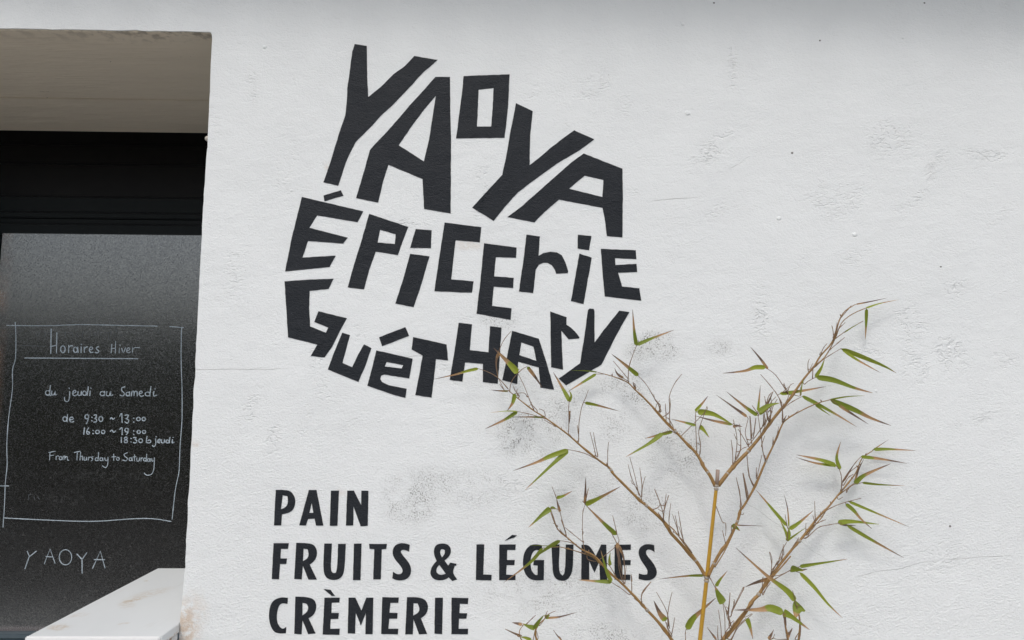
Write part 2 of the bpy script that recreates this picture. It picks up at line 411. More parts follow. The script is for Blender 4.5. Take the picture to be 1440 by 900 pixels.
o2 = boxes('inner_soffit_board', [(OL+.02, OX-.0045, sy, .84, OZ-.0075, OZ+.045)], SF, wall, .002)

# little lumps and plugs left in the render
def blob(px, py, r, mat, flat=.28, name='plaster_lump'):
    c = onY(px, py); bm = bmesh.new()
    bmesh.ops.create_icosphere(bm, subdivisions=2, radius=1)
    k = r*2/FPX
    for v in bm.verts:
        q = v.co*(1+.18*noise.noise(v.co*1.7+Vector((px, 0, 0))))
        v.co = Vector((c.x+q.x*k, c.y+q.y*k*flat, c.z+q.z*k*.85))
    me = bpy.data.meshes.new(name); bm.to_mesh(me); bm.free()
    return link(name, me, mat, wall, True)
for a in ((1095, 307, 3.8), (1202, 330, 3.6), (967, 159, 4.2), (372, 66, 3.2), (1270, 53, 2.2), (960, 34, 3), (1232, 550, 2.5), (1032, 90, 2.4), (410, 268, 2.6)):
    blob(*a, MW, .28)
MPIT = m_simple('grey_plug', (.16, .16, .15), (.25, .25, .24), .8, .2, 60)
for a in ((1114, 215, 1.9), (1336, 740, 1.8), (1153, 57, 1.5), (1004, 4, 1.6), (1323, 375, 1.4), (1300, 4, 1.5)):
    blob(*a, MPIT, .3, 'wall_plug')
c = onY(290.5, 193)
bm = bmesh.new(); bmesh.ops.create_uvsphere(bm, u_segments=12, v_segments=8, radius=.0075)
bmesh.ops.translate(bm, vec=Vector((c.x-.002, .012, c.z)), verts=bm.verts)
me = bpy.data.meshes.new('cable_clip'); bm.to_mesh(me); bm.free()
link('cable_clip', me, m_simple('ivory_plastic', (.5, .46, .40), (.6, .56, .5), .5), wall, True)

# roof overhang just above the picture
MT = m_simple('painted_timber', (.62, .62, .60), (.70, .70, .68), .7, .3, 5, .001, 40)
MTI = m_simple('clay_tile', (.30, .12, .06), (.42, .19, .10), .85, .2, 9, .004, 30)
ro = empty('roof_overhang', (0, 0, 2.85)); tag(ro, 'projecting eave board with clay tiles along the wall top above the lettering', 'roof')
def eave():
    bm = bmesh.new()
    for (y0, y1, zl, zr, th) in ((-.235, 0.0, 3.12, 2.895, .06),):
        vs = [bm.verts.new(((-6 if s < 0 else 6), y, (zl if s < 0 else zr)+q-2.85)) for s in (-1, 1) for y in (y0, y1) for q in (0, th)]
        bmesh.ops.convex_hull(bm, input=vs)
    me = bpy.data.meshes.new('eave_board'); bm.to_mesh(me); bm.free(); link('eave_board', me, MT, ro)
eave()
tile = None
for i in range(54):
    x = -5.9+i*.22
    z = 3.12+(2.905-3.12)*(x+6)/12+.075-2.85
    if tile is None:
        vs, fs = [], []
        for j, (y, zz) in enumerate(((-.36, -.0), (.62, .33))):
            for k in range(7):
                a = math.pi*k/6
                for r in (.095, .08): vs.append((math.cos(a)*r, y, zz+math.sin(a)*r))
        for k in range(6):
            a, b = 2*k, 2*k+14
            fs += [(a, a+2, b+2, b), (a+1, b+1, b+3, a+3), (a, a+1, a+3, a+2), (b, b+2, b+3, b+1)]
        me = bpy.data.meshes.new('roof_tile'); me.from_pydata(vs, [], fs); me.materials.append(MTI); tile = me
    o = bpy.data.objects.new('roof_tile', tile); COL.objects.link(o); o.parent = ro; o.location = (x, 0, z)

# ------------------------------------------------------------------ painted letters (part of the wall)
def Z(ox, oy, s): return lambda p: (ox+p[0]*s, oy+p[1]*s)
A_ = Z(400, 50, .28889); B_ = Z(630, 90, .28889); C_ = Z(390, 260, .2); D_ = Z(640, 300, .2); E_ = Z(390, 380, .21104); F_ = Z(630, 420, .1875)
G_ = Z(370, 670, .25554); H_ = Z(640, 740, .208333); I_ = lambda p: p
def rough(loop, step=5.0, amp=.22):
    out = []; m = len(loop)
    for i in range(m):
        a, b = loop[i], loop[(i+1) % m]; L = math.hypot(b[0]-a[0], b[1]-a[1]); k = max(1, int(L/step))
        nx, ny = (b[1]-a[1])/max(L, .01), -(b[0]-a[0])/max(L, .01)
        for j in range(k):
            t = j/k; x, y = a[0]+(b[0]-a[0])*t, a[1]+(b[1]-a[1])*t
            d = noise.noise(Vector((x*.13, y*.13, 5)))*amp*1.3+noise.noise(Vector((x*.5, y*.5, 8)))*amp*.7 if j else 0
            out.append((x+nx*d, y+ny*d))
    return out
def smooth(l, cut=62):
    """round only the shallow bends (bowls of curved letters), keep real corners"""
    out = []; m = len(l)
    for i in range(m):
        a, b, c = l[i-1], l[i], l[(i+1) % m]
        v1 = (b[0]-a[0], b[1]-a[1]); v2 = (c[0]-b[0], c[1]-b[1])
        ang = abs(math.degrees(math.atan2(v1[0]*v2[1]-v1[1]*v2[0], v1[0]*v2[0]+v1[1]*v2[1])))
        if ang < cut and ang > 6:
            out += [(b[0]*.75+a[0]*.25, b[1]*.75+a[1]*.25), (b[0]*.75+c[0]*.25, b[1]*.75+c[1]*.25)]
        else: out.append(b)
    return out
def letter(f, label, outer, *holes, rnd=False, name='painted_letter', parent=None):
    ls = []
    for l in (outer,)+holes:
        l = [f(p) for p in l]
        if rnd: l = smooth(smooth(l))
        l = rough(l, 5 if not rnd else 4, .30 if not rnd else .2)
        ls.append([(onY(*p).x, onY(*p).z) for p in l])
    o = prism(name, ls, -.0012, .002, ML, parent or wall)
    if label: o['label'] = label
    return o
T1, T2, T3 = 'of the large top word', 'of the middle word', 'of the curved bottom word of the round emblem'
letter(A_, 'tall dark Y, first '+T1, [(342,42),(401,51),(403,200),(408,300),(470,250),(530,190),(585,150),(632,100),(745,119),(675,180),(600,262),(525,340),(470,390),(430,435),(346,519),(318,575),(300,615),(285,660),(262,731),(190,714),(225,615),(250,530),(270,465),(296,390),(303,330),(306,260),(315,200),(322,140),(330,80)])
letter(A_, 'tall dark A, second '+T1, [(735,202),(806,202),(808,400),(811,500),(809,866),(680,844),(672,698),(506,629),(480,710),(456,813),(349,791),(385,670),(416,558),(440,530),(500,468),(560,400),(610,340),(670,275)], [(737,293),(725,370),(705,500),(679,613),(556,534),(620,440),(680,360)])
letter(B_, 'small square dark O '+T1, [(76,59),(300,51),(293,200),(275,359),(39,362),(58,220),(68,140)], [(149,125),(222,117),(216,230),(210,305),(141,305),(146,200)])
letter(B_, 'leaning dark Y, fourth '+T1, [(331,191),(412,230),(400,350),(397,493),(440,460),(510,400),(614,323),(712,367),(640,420),(530,485),(440,550),(340,625),(275,697),(222,764),(118,699),(190,620),(264,540),(285,440),(305,320),(318,260)])
letter(B_, 'wide dark A, last '+T1, [(660,436),(849,510),(851,640),(849,844),(773,837),(762,750),(752,700),(540,660),(470,720),(421,771),(289,745),(350,700),(430,630),(520,550),(600,480)], [(666,543),(756,564),(751,648),(588,607)])
e1 = letter(C_, 'large dark E with accent, first '+T2, [(173,85),(605,186),(563,262),(281,214),(225,302),(495,371),(463,413),(216,394),(176,511),(410,498),(368,577),(56,608),(100,380),(150,180)])
letter(C_, None, [(325,76),(447,38),(465,76),(332,115)], name='accent', parent=e1)
letter(C_, 'dark P '+T2, [(646,204),(920,296),(880,400),(848,493),(692,469),(645,600),(610,734),(495,721),(540,560),(590,400)], [(722,315),(832,346),(826,416),(705,406)])
e1 = letter(C_, 'left dark i '+T2, [(934,485),(1070,503),(1000,740),(958,859),(830,834),(880,680)])
letter(C_, None, [(974,311),(1085,319),(1080,445),(934,443)], name='dot', parent=e1)
letter(I_, 'dark square C '+T2, [(625.2,313),(676.8,319.6),(674.8,340.6),(641,337.8),(640.6,338.5),(637.5,365),(634.4,392.8),(666,395.6),(663.6,411.4),(611,409.6),(618,360)])
letter(D_, 'dark E '+T2, [(204,210),(432,241),(428,312),(287,308),(274,443),(412,454),(408,525),(272,514),(259,651),(397,668),(389,749),(150,705),(175,500)])
letter(D_, 'dark lower case r '+T2, [(502,150),(596,163),(586,300),(620,280),(670,270),(715,275),(750,295),(775,345),(795,408),(790,420),(710,424),(700,395),(680,365),(650,348),(620,347),(590,360),(567,395),(548,561),(448,549),(480,330)])
e1 = letter(D_, 'right dark i '+T2, [(874,283),(960,312),(903,638),(814,616)])
letter(D_, None, [(863,151),(958,159),(942,259),(861,247)], name='dot', parent=e1)
letter(D_, 'dark E ending the middle word', [(1024,250),(1270,260),(1274,322),(1124,315),(1127,364),(1275,355),(1280,413),(1145,417),(1174,515),(1295,527),(1309,614),(1052,584),(1035,400)])
letter(E_, 'large dark G '+T3, [(48,74),(220,62),(375,57),(342,124),(215,138),(212,250),(219,375),(324,416),(340,383),(247,345),(274,274),(464,320),(430,380),(400,440),(365,510),(315,580),(223,571),(267,495),(72,447),(62,280)])
letter(E_, 'dark u '+T3, [(433,416),(484,432),(455,540),(434,618),(499,646),(540,560),(578,494),(627,519),(590,630),(540,744),(337,661),(370,570)])
e1 = letter(E_, 'dark lower case e with accent '+T3, [(660,534),(901,589),(890,660),(879,721),(713,694),(692,702),(686,725),(698,745),(740,765),(862,790),(853,850),(760,825),(600,769),(635,640)], [(729,611),(840,632),(828,655),(715,641)])
letter(E_, None, [(678,447),(853,379),(878,437),(698,506)], name='accent', parent=e1)
letter(E_, 'dark T '+T3, [(905,445),(1128,495),(1138,601),(1057,592),(1045,700),(1028,848),(919,832),(945,700),(968,567),(895,528)])
letter(F_, 'dark H '+T3, [(80,181),(180,193),(163,385),(303,402),(315,207),(401,217),(390,400),(373,638),(261,625),(262,488),(128,478),(108,622),(13,608),(45,420)])
letter(F_, 'dark A '+T3, [(480,241),(681,300),(745,500),(796,682),(692,666),(681,515),(526,472),(520,640),(407,610),(440,450)], [(550,327),(641,360),(662,466),(535,423)])
letter(F_, 'dark r '+T3, [(766,96),(889,138),(888,195),(925,220),(960,255),(987,292),(980,298),(904,304),(850,240),(855,380),(863,532),(773,514),(770,300)])
letter(F_, 'dark y '+T3, [(1062,74),(1092,77),(1098,90),(1099,328),(1180,220),(1284,90),(1360,101),(1270,260),(1150,495),(886,650),(830,598),(990,485),(1020,300),(1050,85)])
def low(f, ch, word, *l, **k):
    return letter(f, 'small dark letter %s of %s' % (ch, word), *l, rnd=True, **k)
W = 'the single word line'
low(G_,'P',W,[(70,74),(125,74),(155,82),(176,115),(178,150),(165,185),(140,200),(104,208),(100,269),(60,269)],[(108,103),(135,108),(138,140),(130,165),(107,178),(98,180)])
low(G_,'A',W,[(252,74),(294,74),(332,270),(291,270),(284,232),(248,234),(236,269),(199,269)],[(268,145),(277,200),(255,200)])
low(G_,'I',W,[(374,78),(418,78),(409,271),(367,271)])
low(G_,'N',W,[(463,78),(500,78),(540,158),(541,78),(580,79),(576,271),(537,274),(498,165),(496,269),(456,270)])
W = 'the long line\'s first word'
low(G_,'F',W,[(58,367),(142,367),(137,398),(99,398),(96,451),(132,451),(128,481),(93,481),(88,566),(48,564)])
low(G_,'R',W,[(183,365),(245,367),(280,375),(297,405),(296,440),(280,468),(257,485),(296,567),(250,567),(219,490),(213,566),(172,564)],[(223,397),(245,400),(252,425),(246,450),(219,466)])
low(G_,'U',W,[(337,369),(379,369),(373,480),(374,520),(385,532),(400,530),(408,505),(413,371),(455,371),(449,500),(440,545),(415,567),(380,570),(350,560),(334,530),(332,480)])
low(G_,'I',W,[(500,370),(542,369),(536,570),(495,570)])
low(G_,'T',W,[(583,371),(681,371),(678,398),(653,400),(648,566),(606,566),(612,400),(586,398)])
low(G_,'S',W,[(807,376),(804,414),(785,405),(765,403),(757,412),(765,430),(800,470),(816,505),(812,540),(795,562),(765,572),(730,570),(711,560),(715,524),(735,538),(760,537),(770,520),(760,495),(720,450),(711,415),(720,385),(745,368),(780,367)])
letter(G_,'dark ampersand between the two words',[(975,368),(1010,370),(1032,390),(1034,420),(1020,445),(998,462),(1018,490),(1030,474),(1064,480),(1062,492),(1055,490),(1042,530),(1068,566),(1041,575),(1022,555),(1000,568),(970,572),(938,565),(920,540),(922,510),(940,480),(955,465),(940,430),(940,400),(950,378)],[(985,398),(1000,405),(1000,425),(985,445),(974,425),(975,405)],[(970,487),(1005,535),(985,542),(962,538),(952,520),(957,500)],rnd=True)
W = 'the long line\'s last word'
low(H_,'L',W,[(144,123),(197,123),(190,325),(247,328),(245,365),(140,362)])
e1 = low(H_,'E with accent',W,[(298,123),(409,123),(407,160),(352,160),(350,227),(403,228),(400,262),(348,262),(345,327),(408,330),(407,363),(297,363)])
letter(H_,None,[(335,97),(385,58),(418,62),(400,75)],name='accent',parent=e1)
low(H_,'G',W,[(585,128),(590,175),(560,158),(530,165),(512,200),(508,250),(515,300),(540,330),(556,328),(557,265),(528,262),(530,228),(601,228),(598,363),(545,366),(500,355),(468,315),(455,250),(465,175),(500,130),(545,120)])
low(H_,'U',W,[(650,123),(705,123),(700,260),(705,315),(725,333),(742,315),(747,123),(799,123),(795,280),(780,335),(750,365),(720,368),(685,360),(660,325),(655,240)])
low(H_,'M',W,[(853,125),(905,125),(950,200),(985,123),(1020,125),(1027,363),(978,363),(972,240),(940,313),(905,235),(905,362),(851,362)])
low(H_,'E',W,[(1076,125),(1186,123),(1185,158),(1130,160),(1128,228),(1185,228),(1183,262),(1130,262),(1130,325),(1183,328),(1182,363),(1076,360)])
low(H_,'S',W,[(1343,127),(1346,173),(1320,158),(1300,155),(1286,168),(1292,195),(1340,250),(1363,300),(1358,335),(1330,360),(1290,367),(1238,355),(1240,318),(1270,328),(1295,325),(1300,305),(1290,280),(1250,225),(1236,180),(1245,145),(1275,123),(1310,120)])
W = 'the bottom line'
low(G_,'C',W,[(137,668),(134,701),(110,696),(90,705),(78,740),(75,780),(82,815),(100,836),(112,838),(128,827),(126,862),(90,864),(60,855),(40,820),(31,770),(38,710),(60,678),(100,664)])
low(G_,'R',W,[(178,661),(240,663),(280,675),(294,705),(290,740),(275,765),(250,780),(289,863),(248,867),(217,790),(212,868),(172,865)],[(217,695),(240,698),(250,720),(243,745),(216,765)])
e1 = low(G_,'E with accent',W,[(338,667),(422,667),(420,693),(378,694),(376,751),(417,751),(414,783),(372,784),(370,838),(422,838),(420,871),(328,869)])
letter(G_,None,[(333,619),(372,624),(396,657),(378,657)],name='accent',parent=e1)
low(G_,'M',W,[(470,667),(508,667),(541,738),(568,667),(607,667),(603,867),(563,867),(566,750),(538,820),(510,750),(506,864),(466,863)])
low(G_,'E',W,[(656,664),(747,666),(744,695),(700,695),(696,750),(740,751),(738,782),(694,782),(690,838),(744,838),(742,868),(650,866)])
low(G_,'R',W,[(792,664),(850,664),(890,675),(908,705),(906,740),(890,765),(868,780),(903,866),(858,868),(828,785),(824,868),(782,868)],[(828,697),(850,698),(862,725),(855,750),(826,765)])
low(G_,'I',W,[(946,667),(990,667),(985,867),(943,864)])
low(G_,'E',W,[(1037,667),(1130,669),(1127,702),(1083,700),(1080,752),(1123,753),(1119,782),(1078,782),(1076,838),(1128,838),(1127,868),(1036,867)])

# ------------------------------------------------------------------ shutter box, frame, sill behind the opening
XR, XL = -.72, -2.50            # hidden behind the jamb on the right, out of frame on the left
sh = empty('shutter_box', (-1.6, .8, 2.1)); tag(sh, 'black stepped roller shutter box and frame rails above the blackboard', 'shutter')
def zb(y, Y, x=140): return onY(x, y, Y).z
def strip(name, ya, yb, Y, mat, depth=.06):
    o = boxes(name, [(XL, XR, Y, Y+depth, zb(yb, Y), zb(ya, Y))], mat, None, .003)
    o.parent = sh; o.matrix_parent_inverse = Matrix.Translation(-Vector(sh.location)); return o
strip('shutter_panel', 150, 203.5, .812, MBLK)
strip('shutter_panel', 204.5, 231, .806, MBLK)
strip('shutter_panel', 232.2, 277, .800, MBLK)
strip('frame_rail', 278.2, 299, .790, MFRM)
strip('frame_rail', 300.2, 307, .778, MFRM)
strip('frame_rail', 308, 315.5, .786, MFRM)
strip('frame_rail', 316.5, 330, .772, MFRM)
BX = onY(3.6, 328, .775).x
o = boxes('frame_stile', [(BX-.09, BX-.004, .768, .84, 0.0, zb(331, .772))], MFRM, None, .003)
o.parent = sh; o.matrix_parent_inverse = Matrix.Translation(-Vector(sh.location))
sill = empty('door_sill', (-1.6, .75, zb(893, .76)))
tag(sill, 'blue grey ribbed metal sill under the blackboard beside the white counter', 'sill')
zs = zb(891, .75)
for k, (a, b, yy) in enumerate(((0, .018, .745), (.020, .030, .738), (.034, .075, .730))):
    o = boxes('sill_rib', [(XL, XR, yy, .80, zs-b, zs-a)], MSILL, None, .003)
    o.parent = sill; o.matrix_parent_inverse = Matrix.Translation(-Vector(sill.location))
o = boxes('lower_panel', [(XL, XR, .79, .84, -.05, zs-.076)], MFRM, None, .002)
o.parent = sill; o.matrix_parent_inverse = Matrix.Translation(-Vector(sill.location))

# ------------------------------------------------------------------ blackboard with chalk writing
board = empty('blackboard', (-1.5, .775, zs))
tag(board, 'black chalkboard panel with handwritten winter opening hours filling the doorway', 'blackboard')
def bpart(o): o.parent = board; o.matrix_parent_inverse = Matrix.Translation(-Vector(board.location)); return o
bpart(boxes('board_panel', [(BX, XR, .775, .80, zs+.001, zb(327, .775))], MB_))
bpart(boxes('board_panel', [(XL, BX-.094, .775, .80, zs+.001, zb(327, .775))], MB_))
K_ = Z(0, 440, .266667); L_ = Z(0, 600, .333333); M_ = Z(0, 760, .21528)
def ell(cx, cy, rx, ry, n=12, a0=-1.2, sweep=6.5): return [(cx+rx*math.cos(a0-sweep*i/n), cy+ry*math.sin(a0-sweep*i/n)) for i in range(n+1)]
def spline(p, k=4):
    if len(p) < 3: return p
    o = []
    for i in range(len(p)-1):
        a, b, c, d = p[max(i-1, 0)], p[i], p[i+1], p[min(i+2, len(p)-1)]
        for j in range(k):
            t = j/k
            o.append(tuple(.5*((2*b[q])+(-a[q]+c[q])*t+(2*a[q]-5*b[q]+4*c[q]-d[q])*t*t+(-a[q]+3*b[q]-3*c[q]+d[q])*t**3) for q in range(len(b))))
    o.append(p[-1]); return o
def chalk(f, strokes, w=1.25, label=None, sm=True, mat=None):
    """strokes that touch or overlap sideways make one character; every character is a piece of its own"""
    it = sorted(((min(q[0] for q in st), max(q[0] for q in st)+(3 if len(st) == 1 else 0), st) for st in strokes), key=lambda q: q[0])
    gr = []
    for a, b, st in it:
        if gr and a <= gr[-1][1]+1: gr[-1][1] = max(b, gr[-1][1]); gr[-1][2].append(st)
        else: gr.append([a, b, [st]])
    for g in gr: chalk_mark(f, g[2], w, label, sm, mat)
def chalk_mark(f, strokes, w=1.25, label=None, sm=True, mat=None):
    vs, fs = [], []
    for s in strokes:
        if len(s) == 1: s = [s[0], (s[0][0]+3, s[0][1]+2)]
        p = [f(q) for q in s]
        if sm: p = spline(p, 3)
        P = [onY(q[0], q[1], .775) for q in p]
        b = len(vs)
        for i, q in enumerate(P):
            d = (P[min(i+1, len(P)-1)]-P[max(i-1, 0)]); d.y = 0; d.normalize(); nn = Vector((-d.z, 0, d.x))
            hw = w*.45*2.775/FPX*(1+.35*noise.noise(Vector((q.x*90, q.z*90, 2))))
            ext = d*hw*(-.6 if i == 0 else .6 if i == len(P)-1 else 0)
            for sg, yy in ((1, .7748), (.5, .7738), (-.5, .7738), (-1, .7748)):
                v = q+nn*hw*sg+ext; vs.append((v.x, yy, v.z))
        for i in range(len(P)-1):
            for j in range(3): a = b+4*i+j; fs.append((a, a+1, a+5, a+4))
    me = bpy.data.meshes.new('chalk_writing'); me.from_pydata(vs, [], fs)
    o = bpart(link('chalk_writing', me, mat or MK))
    if label: o['label'] = label
    return o
MK2 = m_simple('faded_chalk', (.07, .08, .09), (.20, .22, .24), .9, .1, 300)
for l in ([(36,66),(240,68),(430,62),(630,66),(830,70)],[(895,72),(968,78)],[(80,50),(84,120),(82,240),(66,300),(66,400),(45,560),(36,700),(38,800),(28,903),(24,1010),(16,1130)],
          [(958,80),(955,230),(960,400),(960,560),(950,700),(945,830),(932,895),(922,955),(908,1088)]):
    chalk_mark(K_, [l], 1.25, 'chalk outline of the opening hours')
for l in ([(15,385),(150,392),(380,400),(540,390),(640,388),(722,400)],[(0,250),(38,250)]): chalk_mark(L_, [l], 1.25, 'chalk outline of the opening hours')
chalk(K_, [[(132,238),(728,242)]], 1.5, 'chalk underline below the heading', False)
chalk(K_, [[(270,85),(268,215)],[(300,105),(298,212)],[(266,178),(300,170)],ell(332,192,12,18),[(362,172),(362,210)],[(362,185),(372,174),(384,174)],
  ell(398,195,10,14),[(410,180),(412,210)],[(428,180),(428,210)],[(428,165)],[(444,180),(445,210)],[(445,190),(455,180),(464,180)],
  [(470,196),(488,190),(484,180),(474,184),(472,200),(482,210),(492,206)],[(520,178),(508,184),(512,194),(522,202),(514,211),(502,208)]], 1.6, 'bright chalk heading word')
chalk(K_, [[(590,165),(586,212)],[(610,150),(608,212)],[(586,190),(610,186)],[(630,185),(628,212)],[(632,170)],[(642,186),(650,210),(662,184)],
  [(668,200),(684,194),(680,184),(672,188),(668,202),(676,210),(688,206)],[(700,184),(698,212)],[(699,195),(710,184),(736,184)]], 1.2, 'fainter second heading word in chalk')
chalk(K_, [ell(252,422,12,12),[(266,382),(262,432),(270,434)],[(274,412),(272,430),(284,432),(292,412)],[(292,412),(290,432),(300,430)],
  [(364,395),(366,400)],[(368,415),(366,450),(356,468),(342,462),(340,445)],[(386,424),(400,418),(396,408),(386,414),(384,430),(396,438),(408,430)],
  [(412,414),(412,434),(424,434),(430,412),(430,434)],ell(446,424,10,11),[(466,390),(460,436)],[(476,412),(474,436)],[(478,396)],
  ell(540,426,12,11),[(552,414),(552,436)],[(564,414),(562,434),(576,436),(584,414)],[(584,414),(584,436),(596,432)],
  [(660,390),(642,396),(644,412),(656,424),(650,438),(634,434)],ell(674,428,9,10),[(684,416),(684,438)],[(694,438),(696,416),(706,414),(706,438)],[(706,438),(710,418),(722,414),(724,438)],
  [(736,426),(750,422),(746,412),(736,418),(734,430),(744,440),(758,436)],ell(778,428,12,10),[(796,388),(790,438)],[(812,414),(810,438),(828,434)],[(816,400)]], 1.5, 'chalk line naming the days in French')
chalk(K_, [ell(342,560,10,12),[(356,536),(354,574)],[(368,566),(386,560),(382,550),(370,554),(368,570),(380,576),(390,572)],
  ell(458,548,10,11),[(468,540),(464,566),(456,584)],[(484,550)],[(484,568)],[(496,540),(508,538),(506,552),(498,556)],[(498,556),(510,562),(508,574),(496,576)],ell(532,560,10,13),
  [(582,560),(588,552),(596,562),(606,554)],[(632,545),(642,530),(644,578)],[(660,540),(676,538),(672,554),(664,558)],[(664,558),(680,566),(672,582),(658,574)],
  [(704,555)],[(704,575)],ell(730,560,10,9),ell(758,560,9,9)], 1.6, 'chalk line of morning hours')
chalk(K_, [[(446,606),(442,640)],[(468,606),(458,622),(458,636),(468,640),(472,630),(460,626)],[(490,620)],[(490,636)],ell(514,628,10,9),ell(544,628,9,9),[(582,626),(590,618),(600,630),(610,622)],
  [(632,614),(644,606),(644,642)],ell(668,618,9,10),[(677,612),(674,632),(666,642)],[(704,622)],[(704,640)],ell(732,628,9,8),ell(760,628,9,8)], 1.6, 'chalk line of afternoon hours')
chalk(K_, [[(640,656),(640,684)],ell(664,662,7,7),ell(664,678,8,7),[(690,662)],[(690,680)],[(704,658),(718,658),(712,668)],[(712,668),(722,674),(716,686),(704,684)],ell(742,674,10,10),
  [(776,652),(772,680),(784,686),(796,680),(790,670),(780,674)],[(820,664),(822,690),(812,706),(804,700)],[(822,652)],[(832,678),(846,674),(842,666),(834,670),(832,682),(842,686)],[(852,668),(852,684),(864,684),(868,668),(870,684)],
  ell(884,678,8,8),[(896,656),(894,686)],[(910,668),(908,686),(918,682)],[(912,656)]], 1.5, 'smaller chalk note under the afternoon hours')
chalk(K_, [[(264,734),(262,776)],[(258,736),(292,730)],[(263,754),(284,750)],[(296,756),(296,774)],[(296,762),(304,754),(310,756)],ell(320,766,7,9),
  [(332,774),(334,758),(342,756),(342,774)],[(342,774),(346,760),(354,758),(356,776),(364,776)],[(392,736),(424,730)],[(408,734),(406,776)],[(426,734),(422,776)],[(424,760),(434,756),(436,776)],
  [(444,760),(444,776),(454,776),(456,760),(458,776)],[(466,760),(466,778)],[(466,766),(478,760)],[(492,758),(482,762),(490,772),(482,780)],ell(510,772,8,8),[(520,736),(518,780)],ell(534,772,7,8),[(542,764),(544,780)],
  [(552,764),(556,778),(566,776)],[(570,762),(568,800),(556,816),(540,806)],[(600,744),(600,778)],[(590,760),(612,758)],ell(622,770,7,8),
  [(672,738),(654,746),(660,758),(672,768),(664,780),(648,776)],ell(688,772,7,8),[(696,764),(698,780)],[(710,748),(710,780)],[(702,760),(718,758)],[(722,764),(722,780),(734,780),(736,764)],[(744,764),(744,782)],[(744,770),(752,764)],
  ell(764,774,7,8),[(774,744),(772,784)],ell(784,776,6,8),[(792,768),(792,784)],[(800,768),(802,782),(810,780)],[(814,764),(812,820),(800,850),(775,856),(760,845)]], 1.25, 'chalk line naming the days in English')
chalk(M_, [[(178,70),(192,105)],[(238,70),(190,108),(164,185)],[(290,152),(328,55),(360,150)],[(300,105),(345,108)],ell(428,110,41,50,18),[(502,88),(536,125)],[(568,80),(536,125),(537,215)],
  [(605,182),(656,70),(686,180)],[(615,125),(684,126)]], 1.35, 'thin chalk capitals near the bottom of the board', False)
chalk(K_, [[(110,172),(240,176)],[(345,100),(346,125)],[(372,108),(380,100),(384,124)],[(412,104),(404,116),(416,128)],[(440,95),(432,130)],[(500,110),(512,122),(518,92)],[(570,104),(574,140)],[(572,104),(586,100),(584,116)],[(630,120),(650,118)],
            [(612,66),(614,100)],[(240,100),(238,124)],[(252,108),(262,104)],[(190,110),(200,124),(208,106)]], .9, 'half rubbed-out chalk above the heading', mat=MK2)
chalk(L_, [[(120,288),(122,310)],[(120,288),(132,286)],[(144,296),(146,306)],[(160,298),(166,306)]], .9, 'rubbed-out chalk mark low on the board', mat=MK2)

# ------------------------------------------------------------------ white counter standing in the opening
c0, c1 = onZ(222, 799, CZ), onY(253, 877, 0)
yf = -.108; CL, CR, CB = c0.x, c1.x-.0005, c0.y
ct = empty('counter', ((CL+CR)/2, (yf+CB)/2, 0)); tag(ct, 'white enamelled metal counter with rust stains standing in the doorway below the blackboard', 'counter')
def cpart(o): o.parent = ct; o.matrix_parent_inverse = Matrix.Translation(-Vector(ct.location)); return o
cpart(boxes('counter_top', [(CL, CR-.003, yf+.010, CB, CZ-.022, CZ)], MC, None, .0015))
cpart(boxes('front_lip', [(CL-.001, CR-.004, yf, yf+.0085, CZ-.024, CZ+.0012)], m_simple('white_lip', (.82, .83, .83), (.85, .86, .86), .3, .5, 20), None, .003))
cpart(boxes('side_trim', [(CR-.0026, CR+.0012, yf+.006, -.003, CZ-.021, CZ+.0016)], MC, None, .001))
cpart(boxes('side_panel', [(CR-.012, CR-.0012, yf+.012, -.006, .04, CZ-.0235)], MC, None, .001))
cpart(boxes('front_panel', [(CL+.004, CR-.013, yf+.004, yf+.016, .04, CZ-.026)], MC, None, .001))
cpart(boxes('side_panel', [(CL+.002, CL+.012, yf+.018, CB-.004, .04, CZ-.024)], MC, None, .001))
for x in (CL+.03, CR-.04):
    for y in (yf+.05, CB-.05): cpart(boxes('foot', [(x-.015, x+.015, y-.015, y+.015, 0.001, .045)], MFRM, None, .002))

# ------------------------------------------------------------------ bamboo
bam = empty('bamboo_plant', (0.52, -.14, 0))
tag(bam, 'sparse yellow-stemmed bamboo plant with green and brown leaves in front of the white wall', 'bamboo')
BI = Matrix.Translation(-Vector(bam.location))
def tube(pts, name, mat, parent, knobs=0, sides=6):
    """pts: list of (Vector, radius)"""
    vs, fs = [], []; n = len(pts)
    for i, (p, r) in enumerate(pts):
        d = (pts[min(i+1, n-1)][0]-pts[max(i-1, 0)][0]).normalized()
        a = d.cross(Vector((0, 1, .01))).normalized(); b = d.cross(a)
        for k in range(sides):
            t = 2*math.pi*k/sides; vs.append(p+(a*math.cos(t)+b*math.sin(t))*r)
    for i in range(n-1):
        for k in range(sides):
            q = i*sides; fs.append((q+k, q+(k+1) % sides, q+sides+(k+1) % sides, q+sides+k))
    fs.append(tuple(range(sides-1, -1, -1))); fs.append(tuple((n-1)*sides+k for k in range(sides)))
    me = bpy.data.meshes.new(name); me.from_pydata(vs, [], fs)
    o = link(name, me, mat, None, True)
    o.parent = parent
    if parent is bam: o.matrix_parent_inverse = BI
    return o
def P3(x, y, d): return onY(x, y, -d*.74)
SKEL = []     # (px, py, depth, object) of everything later pieces may grow from
def near(px, py, skip=None):
    best = min((s for s in SKEL if s[3] is not skip), key=lambda s: (s[0]-px)**2+(s[1]-py)**2)
    return best
def dens(p, k=3):
    return spline([tuple(q) for q in p], k)
